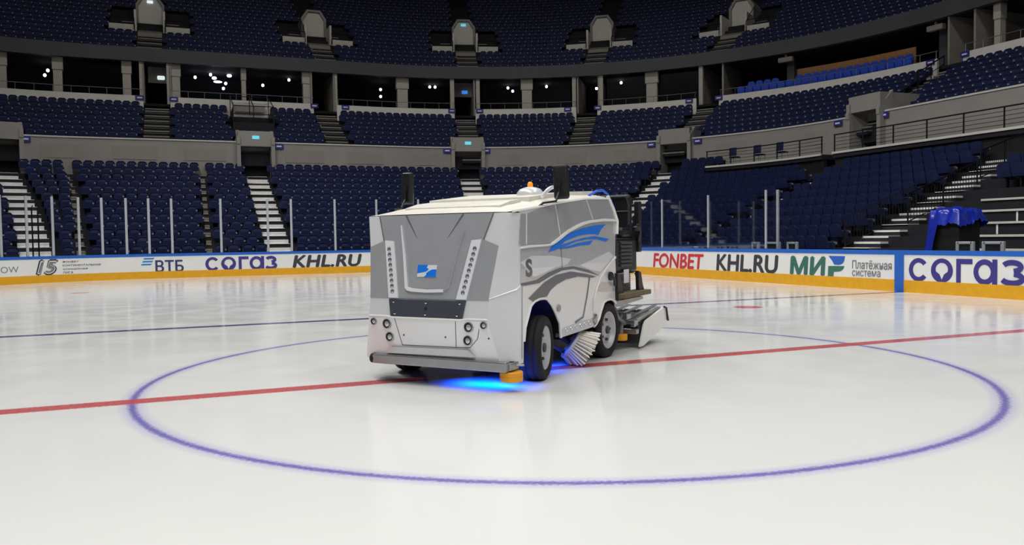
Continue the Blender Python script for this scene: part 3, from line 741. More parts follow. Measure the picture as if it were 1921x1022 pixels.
tag(o, 'mass of dark navy folding seats filling the far lower, middle and upper tiers', 'seats', None, 'stuff')
# cobalt seats behind the parapet and the wooden panel
def cob():
    mb = MB(); mb.prism([(x, y) for x, y in pf], -.035, .035, Matrix.Translation((0, .06, 0)) @ Matrix.Rotation(-.14, 4, 'X') @ Matrix.Rotation(PI/2, 4, 'X'))
    m2 = MB(); m2.bbox(-.215, .215, -.03, .03, .36, .73, .02, Matrix.Translation((0, -.07, 0)) @ Matrix.Rotation(-.16, 4, 'X'), 1); return mb, m2
cb = None
for row, (r, z, qa, qb) in enumerate(((26.5, 10.75, .355, .062), (27.35, 11.15, .345, .075))):
    n = int((Lq(r, qa)-Lq(r, qb))/.56)
    for j in range(n):
        q = qL(r, Lq(r, qa)-(j+.5)*.56)
        if abs(q-.2785) < .012 and row: continue
        T = frameT(r, q, z); o = bpy.data.objects.new('cobalt_seat', None); COL.objects.link(o); o.location = T.translation; o.rotation_euler = (0, 0, math.atan2(T[1][0], T[0][0]))
        tag(o, f'cobalt blue seat behind the white parapet, {["front", "back"][row]} row, {ordinal(j+1)} from the left', 'seat', 'cobalt blue seats by the wooden panel')
        if cb is None: a_, b_ = cob(); cb = [a_.build('backrest', 'seat_cobalt', o), b_.build('seat_pan', 'seat_cobalt', o)]
        else:
            for c0 in cb: c = c0.copy(); COL.objects.link(c); c.parent = o
mb = MB(); sweep(mb, rect(26.95, 27.9, 10.55, 11.15), .06, .36); struct(mb.build('floor_cobalt', 'terrace'))
mb = MB(); sweep(mb, rect(28.0, 28.08, 11.16, 12.54), .0935, .2865); tag(mb.build('wood_panel', 'wood_orange'), 'long orange wooden panel behind the cobalt blue seats', 'panel')

# dark railed platform set into the middle tier
T = frameT(22.3, 1.475, 8.3); t = thing('camera_platform', 'dark railed platform among the seats above the door with the bright stairs', 'platform', T.translation); R3 = T.to_3x3().to_4x4()
mb = MB(); mb.box(-1.25, 1.25, -.3, 3.1, -.6, .75, R3); mb.build('deck', 'black_matt', t)
for x in (-1.25, 1.2): mb = MB(); mb.box(x, x+.05, -.3, 3.1, .75, 1.7, R3); mb.build('side_panel', 'rail_black', t)
mb = MB(); mb.box(-1.0, 1.0, 2.9, 3.0, 1.9, 2.35, R3); mb.build('back_panel', 'panel_beige', t)
mb = MB()
for x in (-1.22, 0, 1.22): mb.tube([R3 @ Vector((x, -.25, .7)), R3 @ Vector((x, -.25, 1.8)), R3 @ Vector((x, 2.9, 2.9)), R3 @ Vector((x, 2.9, 1.7))], .03, 6)
for y, z in ((-.25, 1.8), (-.25, 1.3), (2.9, 2.9)): mb.tube([R3 @ Vector((-1.22, y, z)), R3 @ Vector((1.22, y, z))], .03, 6)
mb.build('hand_rail', 'rail_black', t)

# ------------------------------------------------------------------ the ice resurfacer (local x runs to its rear, y to its far flank)
mat('silver', 'e6e8ea', .3, metal=.2, var=.02, scale=2, coat=.3); mat('silver_grey', 'b2b4b8', .3, metal=.3, var=.03, coat=.3)
mat('silver_mid', 'c4c6c9', .3, metal=.3, var=.04, coat=.3); mat('machine_white', 'ecebe6', .35, var=.03, coat=.2); mat('roof_cream', 'e6e3d8', .4, var=.05)
mat('vent_slate', '3d434c', .5, var=.08); mat('decal_blue', '1878e6', .35, coat=.2); mat('decal_grey', '70737a', .35, metal=.4); mat('decal_light', 'dcdee2', .35)
mat('rubber', '141416', .8, bump=.25, scale=40); mat('steel', 'a9abad', .35, metal=.8, var=.08); mat('steel_dark', '4a4c50', .5, metal=.5, var=.1); mat('chrome', 'dcdfe2', .12, metal=1.)
mat('lens', 'c9ccd0', .15, metal=.45, coat=.6); mat('rim_paint', 'bfc1c4', .4, metal=.2); mat('roller_orange', 'e8a01c', .5, var=.06); mat('amber', 'f0901e', .3, emit=.5); mat('bristle', 'f4f1e8', .7); mat('plastic_black', '17181b', .45, var=.1)
mat('hose_blue', '2460d8', .4); mat('tread_brown', '6a5f4a', .8, var=.15); mat('led_blue', '0a28ff', .4, emit=2.); mat('line_dark', '5d6065', .5)
TH = math.radians(39.2)
ROOT = thing('ice_resurfacer', 'large silver ice resurfacer with blue side swooshes standing on the centre circle', 'ice resurfacer', (-.632, -.783, 0), TH)
WC = .885
def ip(x, t):
    if x <= t[0][0]: return t[0][1]
    for (x0, y0), (x1, y1) in zip(t, t[1:]):
        if x <= x1: return y0+(y1-y0)*(x-x0)/(x1-x0)
    return t[-1][1]
UF = [(.25, -.585), (.34, -.60), (.66, -.655), (.70, -.66), (.72, -.652), (.92, -.625), (1.2, -.57), (1.78, -.46), (1.84, -.42)]
EE = [(.25, .83), (.34, .816), (.5, .776), (.7, .734), (.95, .734), (1.39, .79), (1.77, .86), (1.84, .865)]
HH = [(.2, .92), (1.2, .92), (1.8, .885), (2.1, .86)]
US = [(.25, -.38), (.4, -.38), (.92, -.33), (1.3, -.28), (1.71, -.25), (1.9, -.25)]
ROOF = [(-.46, 1.775), (.28, 1.852), (.58, 1.892), (1.44, 1.973), (2.164, 2.0), (2.4, 2.0)]
def uF(v, z):
    e, h = ip(z, EE), ip(z, HH); f, s = ip(z, UF), ip(z, US); v = abs(v)
    return f if v <= e else f+(v-e)/max(h-e, .01)*(s-f)
def front_fn(v, z, off): return Vector((uF(v, z)-off, WC+v, z))
def side_fn(sgn): return lambda u, z, off: Vector((u, WC+sgn*(ip(z, HH)+off), z))
R_ = side_fn(-1)
ZC = [.34, .4, .5, .66, .70, .72, .92, .95, 1.2, 1.3, 1.39, 1.71, 1.77, 1.8]
def fpart(name, loops, m, off, thick=.003, parent=ROOT, build=True):
    mb = MB(); mb.add(*sheet(loops, front_fn, (), ZC, thick, off)); return mb.build(name, m, parent)
def spart(name, loops, m, off, thick=.003, fn=R_, parent=ROOT):
    mb = MB(); mb.add(*sheet(loops, fn, [i*.3-.3 for i in range(10)], ZC, thick, off)); return mb.build(name, m, parent)
def mir(lp): return [(-x, y) for x, y in lp][::-1]
# front shell with its chamfered corners
mb = MB(); zs = sorted(set([.25, .34, .4, .5, .66, .70, .72, .92, .95, 1.2, 1.3, 1.39, 1.71, 1.77]+[round(.28+.05*i, 3) for i in range(30)])); vs = []; fs = []
for z in zs:
    e, h = ip(z, EE), ip(z, HH)
    for v in (-e, -e*.5, 0, e*.5, e): vs.append(front_fn(v, z, 0))
for i in range(len(zs)-1):
    for k in range(4): fs.append((5*i+k, 5*i+k+1, 5*i+6+k, 5*i+5+k))
mb.add(vs, fs); mb.build('front_shell', 'silver', ROOT)
for s in (-1, 1):
    mb = MB(); mb.smooth = True; vs = []
    for z in zs:
        e, h = ip(z, EE), ip(z, HH); vs += [front_fn(s*(e+(h-e)*t), z, 0) for t in (0, .33, .67, 1)]
    mb.add(vs, [(4*i+k, 4*i+k+1, 4*i+5+k, 4*i+4+k) for i in range(len(zs)-1) for k in range(3)]); mb.build('corner_panel', 'silver', ROOT)
# side shells with wheel arches
SIDE = [(-.38, .25), (-.27, .25), (-.26, .466), (-.232, .603), (-.1, .815), (-.02, .855), (.084, .872), (.19, .872), (.274, .859), (.38, .79), (.466, .707), (.579, .57), (.604, .406), (1.538, .435), (1.609, .46), (1.70, .52), (1.756, .60), (1.852, .703), (1.95, .725), (2.06, .73), (2.16, .71), (2.25, .66), (2.29, .66), (2.297, .811), (2.256, 1.255), (2.354, 1.711), (2.164, 2.0), (1.44, 1.973), (.58, 1.892), (.28, 1.852), (-.25, 1.79), (-.25, 1.71), (-.28, 1.3), (-.33, .92), (-.38, .4)]
spart('side_shell', [SIDE], 'silver', -.012, .012)
spart('side_shell', [SIDE], 'silver', -.012, .012, side_fn(1))
# roof
mb = MB(); mb.smooth = True; us = [-.46, -.3, -.1, .28, .58, 1.0, 1.44, 1.8, 2.164]; vv = [-1, -.93, -.8, -.5, 0, .5, .8, .93, 1]
def roof_z(u, t): return ip(u, ROOF)+.07*min(1, (u+.5)/.5)*(1-abs(t)**5)
vs = [(u, WC+t*ip(ip(u, ROOF), HH)*(1 if u > -.2 else .965+.035*(u+.46)/.26), roof_z(u, t)) for u in us for t in vv]; n = len(vv)
mb.add(vs, [(i*n+k, i*n+k+1, (i+1)*n+k+1, (i+1)*n+k) for i in range(len(us)-1) for k in range(n-1)]); mb.build('roof', 'roof_cream', ROOT)
mb = MB()
def rb(u0, u1, w0, w1, h0, h1, m_='roof_cream', nm='tank_lid', b=.02):
    mb = MB(); bm = bmesh.new(); bmesh.ops.create_cube(bm, size=1)
    bmesh.ops.subdivide_edges(bm, edges=bm.edges[:], cuts=1)
    for v in bm.verts:
        u = (u0+u1)/2+v.co.x*(u1-u0); v.co = Vector((u, (w0+w1)/2+v.co.y*(w1-w0), roof_z(u, 0)+(h0 if v.co.z < 0 else h1)))
    for v in bm.verts: pass
    mb.bm(bm); return mb.build(nm, m_, ROOT)
lid = rb(.34, 2.1, .2, 1.5, -.02, .03)
rb(-.2, .25, .25, 1.45, -.02, .012, nm='front_hatch')
mb = MB(); mb.tube([(u, WC-ip(ip(u, ROOF), HH)-.004, ip(u, ROOF)) for u in (-.4, -.2, .28, .58, 1.44, 2.164)], .012, 6); mb.build('roof_edge', 'machine_white', ROOT)
mb = MB(); mb.tube([(.5+.06*i, .12, roof_z(.5+.06*i, .8)+.035+.09*math.sin(PI*i/10)) for i in range(11)], .022, 6); mb.build('grab_handle', 'silver', ROOT)
# chassis and inner wells
mb = MB(); mb.box(-.3, 2.25, .34, 1.43, .30, 1.7); mb.box(.66, 1.62, .05, 1.72, .40, 1.6); mb.box(-.42, -.28, .2, 1.57, .3, 1.45); mb.box(-.25, 2.2, .12, 1.65, .95, 1.7); mb.box(2.1, 2.24, .05, 1.72, .8, 1.9)
mb.build('chassis', 'plastic_black', ROOT)
# hood paint, creases, chevron, emblem, lamp strips, vent
fpart('hood_panel', [[(-.734, .905), (.734, .905), (.734, .95), (.79, 1.39), (.798, 1.44), (.62, 1.505), (.71, 1.772), (-.71, 1.772), (-.62, 1.505), (-.798, 1.44), (-.79, 1.39), (-.734, .95)]], 'silver_grey', .002, .004)
for s in (1, -1):
    f = (lambda lp: lp) if s == 1 else mir
    fpart('crease', [f(stroke([(.357, 1.768), (.19, 1.525)], [.022, .004]))], 'line_dark', .006, .002)
    fpart('crease', [f(stroke([(.71, 1.768), (.62, 1.505)], .012))], 'line_dark', .006, .002)
    st = fpart('light_strip', [f([(.485, 1.50), (.60, 1.51), (.48, .908), (.36, .908)])], 'decal_light', .006, .012)
    mb = MB()
    for k in range(9):
        t = .1+.1*k; v = (.545-.12*t)*s; z = 1.47-.56*t*.98
        T = Matrix.Translation(front_fn(v, z, .017)) @ Matrix.Rotation(-PI/2, 4, 'Y')
        mb.lathe([(.022, -.002), (.022, .006), (.012, .002), (0, .002)], T, 12)
    mb.build('lamp_row', 'decal_grey', st)
fpart('chevron_trim', [stroke([(.405, 1.667), (.33, 1.36), (.262, 1.02), (.245, 1.005), (.2, .995), (0.02, .985), (-.20, .992)], [.004, .02, .034, .036, .034, .03, .03])], 'decal_light', .008, .018)
fpart('chevron_trim', [stroke([(-.21, .995), (-.262, 1.03), (-.33, 1.36), (-.395, 1.6)], [.02, .018, .012, .004])], 'silver_grey', .006, .014)  # right stroke coloured greyer than the left to imitate its shade
em = fpart('emblem', [[(.145, 1.128), (-.09, 1.128), (-.09, 1.25), (.145, 1.25)][::-1]], 'decal_light', .008, .003)
for lp in ([(.145, 1.25), (.02, 1.25), (.035, 1.222), (.01, 1.215), (.015, 1.195), (.05, 1.18), (.145, 1.165)], [(-.09, 1.128), (.06, 1.128), (.03, 1.15), (.035, 1.165), (.0, 1.19), (-.04, 1.205), (-.09, 1.205)]):
    fpart('emblem_wave', [lp[::-1]], 'decal_blue', .0115, .002, em)
vt = fpart('vent_panel', [[(-.443, .722), (.443, .722), (.475, .893), (-.475, .893)]], 'vent_slate', .004, .014)
mb = MB()
for v, z in ((.41, .868), (0, .866), (-.41, .868), (.385, .748), (0, .747), (-.385, .748)):
    mb.lathe([(.012, 0), (.012, .006), (0, .008)], Matrix.Translation(front_fn(v, z, .018)) @ Matrix.Rotation(-PI/2, 4, 'Y'), 10)
mb.build('bolt', 'chrome', vt)
mb = MB(); mb.lathe([(.018, 0), (.018, .004), (0, .004)], Matrix.Translation(front_fn(0, .806, .018)) @ Matrix.Rotation(-PI/2, 4, 'Y'), 12); mb.build('lock', 'plastic_black', vt)
mb = MB(); mb.tube([front_fn(v, .706 if abs(v) < .5 else .716, .004) for v in (-.73, -.5, -.42, 0, .42, .5, .73)], .011, 6); mb.build('ledge_trim', 'machine_white', ROOT)
for lp in ([(.395, .695), (.335, .412)], [(-.36, .69), (-.335, .42)], [(.335, .412), (-.335, .42), (-.5, .425), (-.6, .52), (-.63, .62)]):
    fpart('panel_seam', [stroke(lp, .007)], 'line_dark', .001, .0015)
fpart('bumper_step', [[(-.555, .335), (.54, .322), (.47, .39), (-.484, .405)]], 'silver_mid', .004, .04)
for v, z, r in ((.5, .632, .047), (.485, .492, .045), (.67, .652, .034), (-.512, .634, .047), (-.485, .497, .045), (-.69, .66, .034)):
    T = Matrix.Translation(front_fn(v, z, .0)) @ Matrix.Rotation(-PI/2, 4, 'Y')
    mb = MB(); mb.smooth = False; mb.lathe([(r*1.12, -.01), (r*1.12, .014), (r*.96, .017), (r*.93, .006)], T, 24); hl = mb.build('headlamp', 'steel', ROOT)
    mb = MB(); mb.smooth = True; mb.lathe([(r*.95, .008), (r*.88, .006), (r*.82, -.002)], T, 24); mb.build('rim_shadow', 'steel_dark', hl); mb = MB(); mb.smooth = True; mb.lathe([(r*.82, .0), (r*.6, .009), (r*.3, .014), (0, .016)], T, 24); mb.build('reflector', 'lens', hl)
for v, z in ((.3, .52), (-.22, .52), (-.73, .53)):
    mb = MB(); mb.lathe([(.009, 0), (.009, .005), (0, .006)], Matrix.Translation(front_fn(v, z, 0)) @ Matrix.Rotation(-PI/2, 4, 'Y'), 8); mb.build('rivet', 'steel_dark', ROOT)
# bumper, roller
mb = MB(); mb.bbox(-.66, -.56, WC-.93, WC+.70, .205, .305, .012, None, 2); bu = mb.build('bumper', 'steel', ROOT)
tag(bu, 'grey steel bumper bar')
mb = MB(); mb.smooth = True; mb.lathe([(0, 0), (.05, .0), (.055, .02), (.05, .05), (0, .055)], Matrix.Translation((-.61, WC+.69, .253)) @ Matrix.Rotation(-PI/2, 4, 'X'), 16); mb.build('end_cap', 'rubber', bu)
mb = MB(); mb.bbox(-.6, -.42, WC-.95, WC-.80, .215, .29, .01); mb.tube([(-.5, -.02, .21), (-.5, -.02, .29)], .035, 10); mb.tube([(-.5, -.02, .255), (-.42, -.12, .255)], .012, 8); mb.build('roller_bracket', 'steel', bu)
mb = MB(); mb.lathe([(.05, .1), (.108, .1), (.116, .11), (.116, .145), (.112, .15), (.116, .155), (.116, .19), (.108, .2), (.04, .2)], Matrix.Translation((-.5, -.02, 0)), 28); mb.build('guide_roller', 'roller_orange', ROOT)
# side panels, belt, decals
for lp in ([(-.30, 1.445), (-.165, 1.45), (-.12, 1.762), (-.235, 1.755), (-.25, 1.7)], [(-.13, 1.45), (.40, 1.455), (.645, 1.535), (.57, 1.87), (.3, 1.84), (-.085, 1.765)], [(.675, 1.545), (1.125, 1.66), (1.5, 1.717), (1.585, 1.728), (1.44, 1.955), (.6, 1.875)], [(1.615, 1.73), (1.93, 1.742), (2.33, 1.742), (2.15, 1.982), (1.47, 1.958)]):
    spart('upper_panel', [lp], 'silver_grey', .001, .006)
spart('side_graphic', [[(-.285, 1.40), (.40, 1.425), (.643, 1.5), (1.125, 1.63), (1.5, 1.687), (1.93, 1.71), (2.33, 1.71), (2.25, 1.28), (1.714, 1.05), (1.383, 1.125), (.96, 1.18), (.595, 1.17), (.309, 1.135), (.037, 1.07), (-.317, 1.058)]], 'silver_mid', .001, .002)
belt = [(-.285, 1.418), (-.107, 1.43), (.30, 1.436), (.40, 1.441), (.52, 1.475), (.643, 1.514), (.88, 1.59), (1.125, 1.644), (1.3, 1.676), (1.5, 1.701), (1.933, 1.727), (2.36, 1.726)]
spart('belt_trim', [stroke(belt, [.02]*4+[.03]*8)], 'machine_white', .004, .022)
for lp in ([(.334, 1.355), (.45, 1.44), (.641, 1.501), (.923, 1.564), (1.284, 1.618), (1.632, 1.654), (1.999, 1.671), (1.86, 1.62), (1.737, 1.538), (1.6, 1.55), (1.441, 1.55), (1.139, 1.531), (.786, 1.474), (.568, 1.401)],
           [(.391, 1.364), (.63, 1.425), (.939, 1.466), (1.266, 1.503), (1.61, 1.526), (2.081, 1.487), (1.963, 1.455), (1.693, 1.487), (1.399, 1.49), (1.067, 1.465), (.749, 1.41)],
           [(.60, 1.385), (.81, 1.41), (1.128, 1.448), (1.567, 1.474), (1.456, 1.425), (1.19, 1.42), (.868, 1.392)]):
    spart('swoosh', [lp], 'decal_blue', .005, .002)
spart('swoosh', [[(-.426+.12, 1.036), (-.30, 1.058), (.037, 1.075), (.309, 1.14), (.595, 1.18), (.96, 1.186), (1.383, 1.128), (1.72, 1.04), (1.383, 1.095), (.959, 1.155), (.654, 1.15), (.364, 1.10), (.089, 1.04), (-.219, 1.032)]], 'decal_grey', .005, .002)
spart('swoosh', [[(-.148, .894), (.035, .967), (.224, 1.04), (.507, 1.105), (.896, 1.128), (1.315, 1.082), (1.624, 1.035), (1.484, 1.028), (1.084, 1.062), (.741, 1.045), (.504, 1.0), (.36, .95), (.275, .891), (.23, .885), (.084, .885), (-.05, .86)]], 'decal_grey', .005, .002)
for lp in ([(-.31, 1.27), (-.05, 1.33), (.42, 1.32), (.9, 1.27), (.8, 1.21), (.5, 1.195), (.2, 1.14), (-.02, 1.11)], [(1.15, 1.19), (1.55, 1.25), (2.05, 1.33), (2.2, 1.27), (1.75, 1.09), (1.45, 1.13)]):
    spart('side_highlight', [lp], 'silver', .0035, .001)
mb = MB(); bm = fit_bm(text_bm('S', .035), -.20, -.06, 1.115, 1.30); vs, fs = sheet_bm(bm, R_, (), ZC, .002, .006); mb.add(vs, fs); mb.build('lettering', 'decal_grey', ROOT)
spart('rear_trim', [stroke([(2.256, 1.255), (2.08, 1.185), (1.9, 1.10), (1.731, 1.002), (1.62, .88), (1.547, .773), (1.52, .62)], .028)], 'machine_white', .004, .012)
spart('rear_trim', [stroke([(1.42, 1.04), (1.34, .82), (1.22, .58), (1.0, .54)], .02)], 'decal_grey', .004, .004)
spart('rocker_panel', [[(.62, .41), (1.53, .44), (1.5, .53), (1.2, .54), (.66, .50)]], 'silver_mid', .002, .004)
mb = MB()
for k in range(6): mb.lathe([(.022, 0), (.022, .01), (.012, .012), (0, .012)], Matrix.Translation(R_(.75+.13*k, .475+.004*k, .004)) @ Matrix.Rotation(PI/2, 4, 'X'), 10)
mb.build('rocker_fitting', 'chrome', ROOT)
mb = MB(); mb.lathe([(.06, 0), (.06, .02), (.035, .03), (0, .03)], Matrix.Translation(R_(1.56, .53, 0)) @ Matrix.Rotation(PI/2, 4, 'X'), 20); mb.lathe([(.04, 0), (.04, .02), (0, .02)], Matrix.Translation(R_(.55, .74, 0)) @ Matrix.Rotation(PI/2, 4, 'X'), 16); mb.build('side_cap', 'steel', ROOT)
mb = MB(); mb.lathe([(.055, 0), (.055, .03), (.03, .05), (0, .05)], Matrix.Translation(R_(2.06, 1.02, 0)) @ Matrix.Rotation(PI/2, 4, 'X'), 16); mb.tube([R_(2.0, 1.06, .03), R_(2.1, .98, .05), R_(2.16, .9, .03)], .018, 8); mb.build('coupling', 'plastic_black', ROOT)
spart('tail_mark', [[(1.62, .86), (1.95, .83), (2.22, .83), (2.2, .93), (1.8, .96)]], 'silver_mid', .002, .002)
mb = MB(); mb.tube([R_(u, z, .006) for u, z in SIDE[2:13]], .014, 6); mb.build('arch_lip', 'machine_white', ROOT); mb = MB(); mb.tube([R_(u, z, .006) for u, z in SIDE[13:22]], .014, 6); mb.build('arch_lip', 'machine_white', ROOT)
mb = MB(); mb.tube([front_fn(-.735, .92, .002), front_fn(-.9, 1.0, .004), R_(-.32, 1.036, .004)], [.004, .01, .008], 6); mb.build('corner_crease', 'machine_white', ROOT)  # white highlight along the crease, put into the tube's colour
for q_ in ((-.16, 1.455, -.115, 1.765), (.66, 1.54, .585, 1.88), (1.6, 1.73, 1.455, 1.96)):
    spart('panel_seam', [stroke([(q_[0], q_[1]), (q_[2], q_[3])], .012)], 'machine_white', .004, .005)
for q_ in ((.66, 1.5, .66, 1.16), (-.285, 1.03, -.31, .30)):
    spart('panel_seam', [stroke([(q_[0], q_[1]), (q_[2], q_[3])], .008)], 'line_dark', .006, .001)
# inner arch liners
for u0, u1 in ((-.27, .61), (1.72, 2.3)):
    mb = MB(); c = (u0+u1)/2; rr = (u1-u0)/2+.02
    pts = [(c-rr*math.cos(PI*i/14), .45+(.44 if u0 < 1 else .28)*math.sin(PI*i/14)) for i in range(15)]
    vs = [(u, w_, z) for w_ in (-.02, .36) for u, z in pts]; mb.add(vs, [(i, i+1, 16+i, 15+i) for i in range(14)]); mb.build('arch_liner', 'plastic_black', ROOT)
# wheels
def wheel(u, w_, steer, sgn):
    T = Matrix.Translation((u, w_, .345)) @ Matrix.Diagonal((1.045, 1.0, 1.045, 1)) @ Matrix.Rotation(steer, 4, 'Z') @ Matrix.Rotation(-sgn*PI/2, 4, 'X')   # lathe axis: outward
    mb = MB(); h = .12; mb.smooth = True
    mb.lathe([(.225, -h*.8), (.25, -h), (.295, -h), (.318, -h*.86), (.329, -h*.6), (.33, -.05), (.322, -.045), (.322, -.035), (.33, -.03), (.33, .03), (.322, .035), (.322, .045), (.33, .05), (.329, h*.6), (.318, h*.86), (.295, h), (.25, h), (.225, h*.8)], T, 56, False)
    ty = mb.build('wheel', 'rubber', ROOT)
    mb = MB(); mb.smooth = True
    mb.lathe([(.226, -h*.8), (.226, h*.82), (.218, h*.9), (.208, h*.86), (.195, h*.45), (.165, h*.30), (.10, h*.42), (.085, h*.62), (.05, h*.66), (0, h*.66)], T, 40, False); mb.build('rim', 'rim_paint', ty)
    mb = MB()
    for k in range(5):
        a = 2*PI*k/5; mb.lathe([(.016, h*.3), (.016, h*.62), (0, h*.64)], T @ Matrix.Translation((.125*math.cos(a), .125*math.sin(a), 0)), 8)
    mb.lathe([(.05, h*.6), (.045, h*.85), (0, h*.9)], T, 16); mb.build('hub', 'steel_dark', ty)
wheel(.2, .06, math.radians(14), -1); wheel(2.03, .075, 0, -1); wheel(.2, 1.71, math.radians(14), 1); wheel(2.03, 1.695, 0, 1)
# side brush
Cb = Vector((1.33, .16, .24)); ax = Vector((.40, -.72, -.56)).normalized(); bx = ax.cross(Vector((0, 0, 1))).normalized(); by = ax.cross(bx)
mb = MB(); T = Matrix((bx, by, ax)).transposed().to_4x4(); T.translation = Cb
mb.lathe([(0, -.03), (.19, -.03), (.2, -.02), (.2, .01), (0, .01)], T, 24); br = mb.build('side_brush', 'machine_white', ROOT)
mb = MB()
for k in range(260):
    a = 2*PI*k/260*7.03; r0 = .08+.11*rnd.random(); p0 = T @ Vector((r0*math.cos(a), r0*math.sin(a), .0)); r1 = r0*1.45+.03*rnd.random(); p1 = T @ Vector((r1*math.cos(a), r1*math.sin(a), .2+.03*rnd.random()))
    if p1.z < .012:
        f = (p0.z-.012)/(p0.z-p1.z); p1 = p0.lerp(p1, f)
    mb.tube([p0, p1], [.013, .009], 5)
mb.build('bristles', 'bristle', br)
mb = MB(); mb.tube([Cb-ax*.03, Cb-ax*.22, (1.0, .5, .42)], .03, 8); mb.tube([(.7, .2, .34), (1.25, .25, .16), (1.3, .1, .12)], .022, 8); mb.lathe([(0, 0), (.05, 0), (.05, .12), (0, .12)], Matrix.Translation((1.42, -.0, .34)) @ Matrix.Rotation(PI/2, 4, 'Y'), 12); mb.build('brush_arm', 'steel_dark', ROOT)
# blue light under the machine
mb = MB(); mb.bbox(-.3, -.26, .1, .7, .275, .298, .006); mb.bbox(.75, 1.1, .3, .34, .375, .398, .006); mb.build('blue_light_bar', 'led_blue', ROOT)
for loc_, sx, sy, e in (((-.28, .36, .27), .06, .6, 18), ((.92, .32, .37), .35, .06, 7)):
    l = bpy.data.lights.new('underglow', 'AREA'); l.shape = 'RECTANGLE'; l.size = sx; l.size_y = sy; l.energy = e; l.color = (.0, .07, 1); l.spread = math.radians(120)
    o = bpy.data.objects.new('underglow', l); COL.objects.link(o); o.parent = ROOT; o.location = loc_
# mirrors, beacon
for (u, w_, sgn) in ((.62, -.06, -1), (.42, 1.86, 1)):
    T = Matrix.Translation((u, w_, 2.12)) @ Matrix.Rotation(-.25*sgn, 4, 'Z') @ Matrix.Rotation(.04*sgn, 4, 'X')
    mb = MB(); mb.bbox(-.045, .03, -.085, .085, -.185, .19, .028, T, 3); mi_ = mb.build('mirror', 'plastic_black', ROOT)
    mb = MB(); mb.bbox(.028, .034, -.07, .07, -.165, .165, .002, T, 1); mb.build('mirror_glass', 'chrome', mi_)
    zb = ip(u-.38, ROOF); mb = MB(); mb.tube([(u-.38, WC+sgn*.86, zb+.0), (u-.36, WC+sgn*.90, zb+.035), (u-.14, w_, zb+.06), (u-.06, w_, zb+.16), (u-.06, w_, 2.10)], .013, 8); mb.lathe([(.03, 0), (.03, .05), (0, .05)], Matrix.Translation((u-.05, w_, 2.1)) @ Matrix.Rotation(-PI/2, 4, 'Y'), 12); mb.build('mirror_arm', 'plastic_black', mi_)
bu_, bw_ = .86, .45; bz = roof_z(bu_, .4)+.02
mb = MB(); mb.smooth = True; mb.lathe([(.16, -.02), (.155, .03), (.12, .07), (.06, .09), (0, .095)], Matrix.Translation((bu_, bw_, bz)), 24); dm = mb.build('beacon_dome', 'silver', ROOT)
mb = MB(); mb.smooth = True; mb.lathe([(.032, .08), (.032, .13), (.02, .15), (0, .155)], Matrix.Translation((bu_, bw_, bz)), 14); mb.build('beacon', 'amber', dm)
# operator end
mb = MB(); mb.bbox(2.26, 3.22, .02, 1.75, 1.03, 1.5, .04, None, 2); mb.bbox(2.3, 3.1, .14, 1.65, .7, 1.1, .02, None, 1); mb.bbox(2.28, 2.5, .02, 1.75, 1.45, 1.72, .04, None, 2); mb.build('operator_tub', 'plastic_black', ROOT)
mb = MB(); mb.bbox(2.75, 3.2, .05, .55, 1.5, 1.64, .04, None, 2); mb.bbox(3.02, 3.14, .05, .53, 1.58, 2.09, .045, Matrix.Translation((0, 0, 0)), 3); mb.build('operator_seat', 'plastic_black', ROOT)
mb = MB(); mb.tube([(3.0, .06, 1.68), (3.0, .06, 1.95), (3.0, .1, 2.06), (3.0, .48, 2.06), (3.0, .52, 1.95), (3.0, .52, 1.68)], .012, 6); mb.tube([(3.0, .06, 1.86), (3.0, .52, 1.86)], .008, 6); mb.build('seat_piping', 'steel_dark', ROOT)
mb = MB(); mb.bbox(3.2, 3.3, -.02, .06, 1.3, 2.0, .015); mb.tube([(3.2, -.0, 1.45), (3.12, -.06, 1.6), (3.05, -.05, 1.68)], .02, 8); mb.lathe([(.05, -.05), (.06, 0), (0, .02)], Matrix.Translation((3.02, -.04, 1.64)), 12); mb.build('control_lever', 'plastic_black', ROOT)
mb = MB()
for k in range(7): mb.bbox(2.55, 2.95, -.01, .03, 1.12+.05*k, 1.155+.05*k, .008, None, 1)
mb.build('vent_slats', 'steel_dark', ROOT)
mb = MB(); mb.box(2.62, 2.8, -.014, -.008, .90, 1.08); mb.build('data_plate', 'decal_light', ROOT)
mb = MB(); mb.tube([(2.18, .03, 2.03), (2.3, .0, 1.86), (2.37, -.02, 1.72), (2.33, -.03, 1.55)], .022, 8); mb.tube([(2.16, .04, 2.0), (2.16, .3, 2.04), (2.16, .9, 2.05)], .014, 6); mb.build('rear_pillar', 'machine_white', ROOT)
mb = MB(); mb.tube([(1.85, .15, 2.03), (1.95, .08, 2.09), (2.08, .05, 2.1), (2.22, .05, 2.06), (2.36, .06, 1.98), (2.44, .05, 1.88), (2.4, .05, 1.8)], .016, 8); mb.build('hose', 'hose_blue', ROOT)
# side step
mb = MB(); mb.bbox(2.26, 3.28, -.16, .06, .72, .785, .012, None, 2); sp_ = mb.build('step_tread', 'tread_brown', ROOT)
mb = MB()
for k in range(8): mb.tube([(2.35, .05, .80+.028*k), (3.0, .05, .80+.028*k)], .014, 6)
mb.box(2.33, 3.02, .055, .075, .78, 1.03); mb.build('step_back', 'steel', ROOT)
for u in (2.28, 3.05):
    mb = MB(); mb.prism([(u-.03, .7), (u+.22, .72), (u+.12, .86), (u+.05, 1.03), (u-.05, 1.05)], .03, .075, Matrix.Translation((0, .0, 0)) @ Matrix.Rotation(PI/2, 4, 'X')); mb.build('step_bracket', 'plastic_black', ROOT)
mb = MB(); mb.tube([(2.24, .0, 1.045), (3.06, .0, 1.03), (3.2, -.03, .8)], .014, 6); mb.build('step_rail', 'chrome', ROOT)
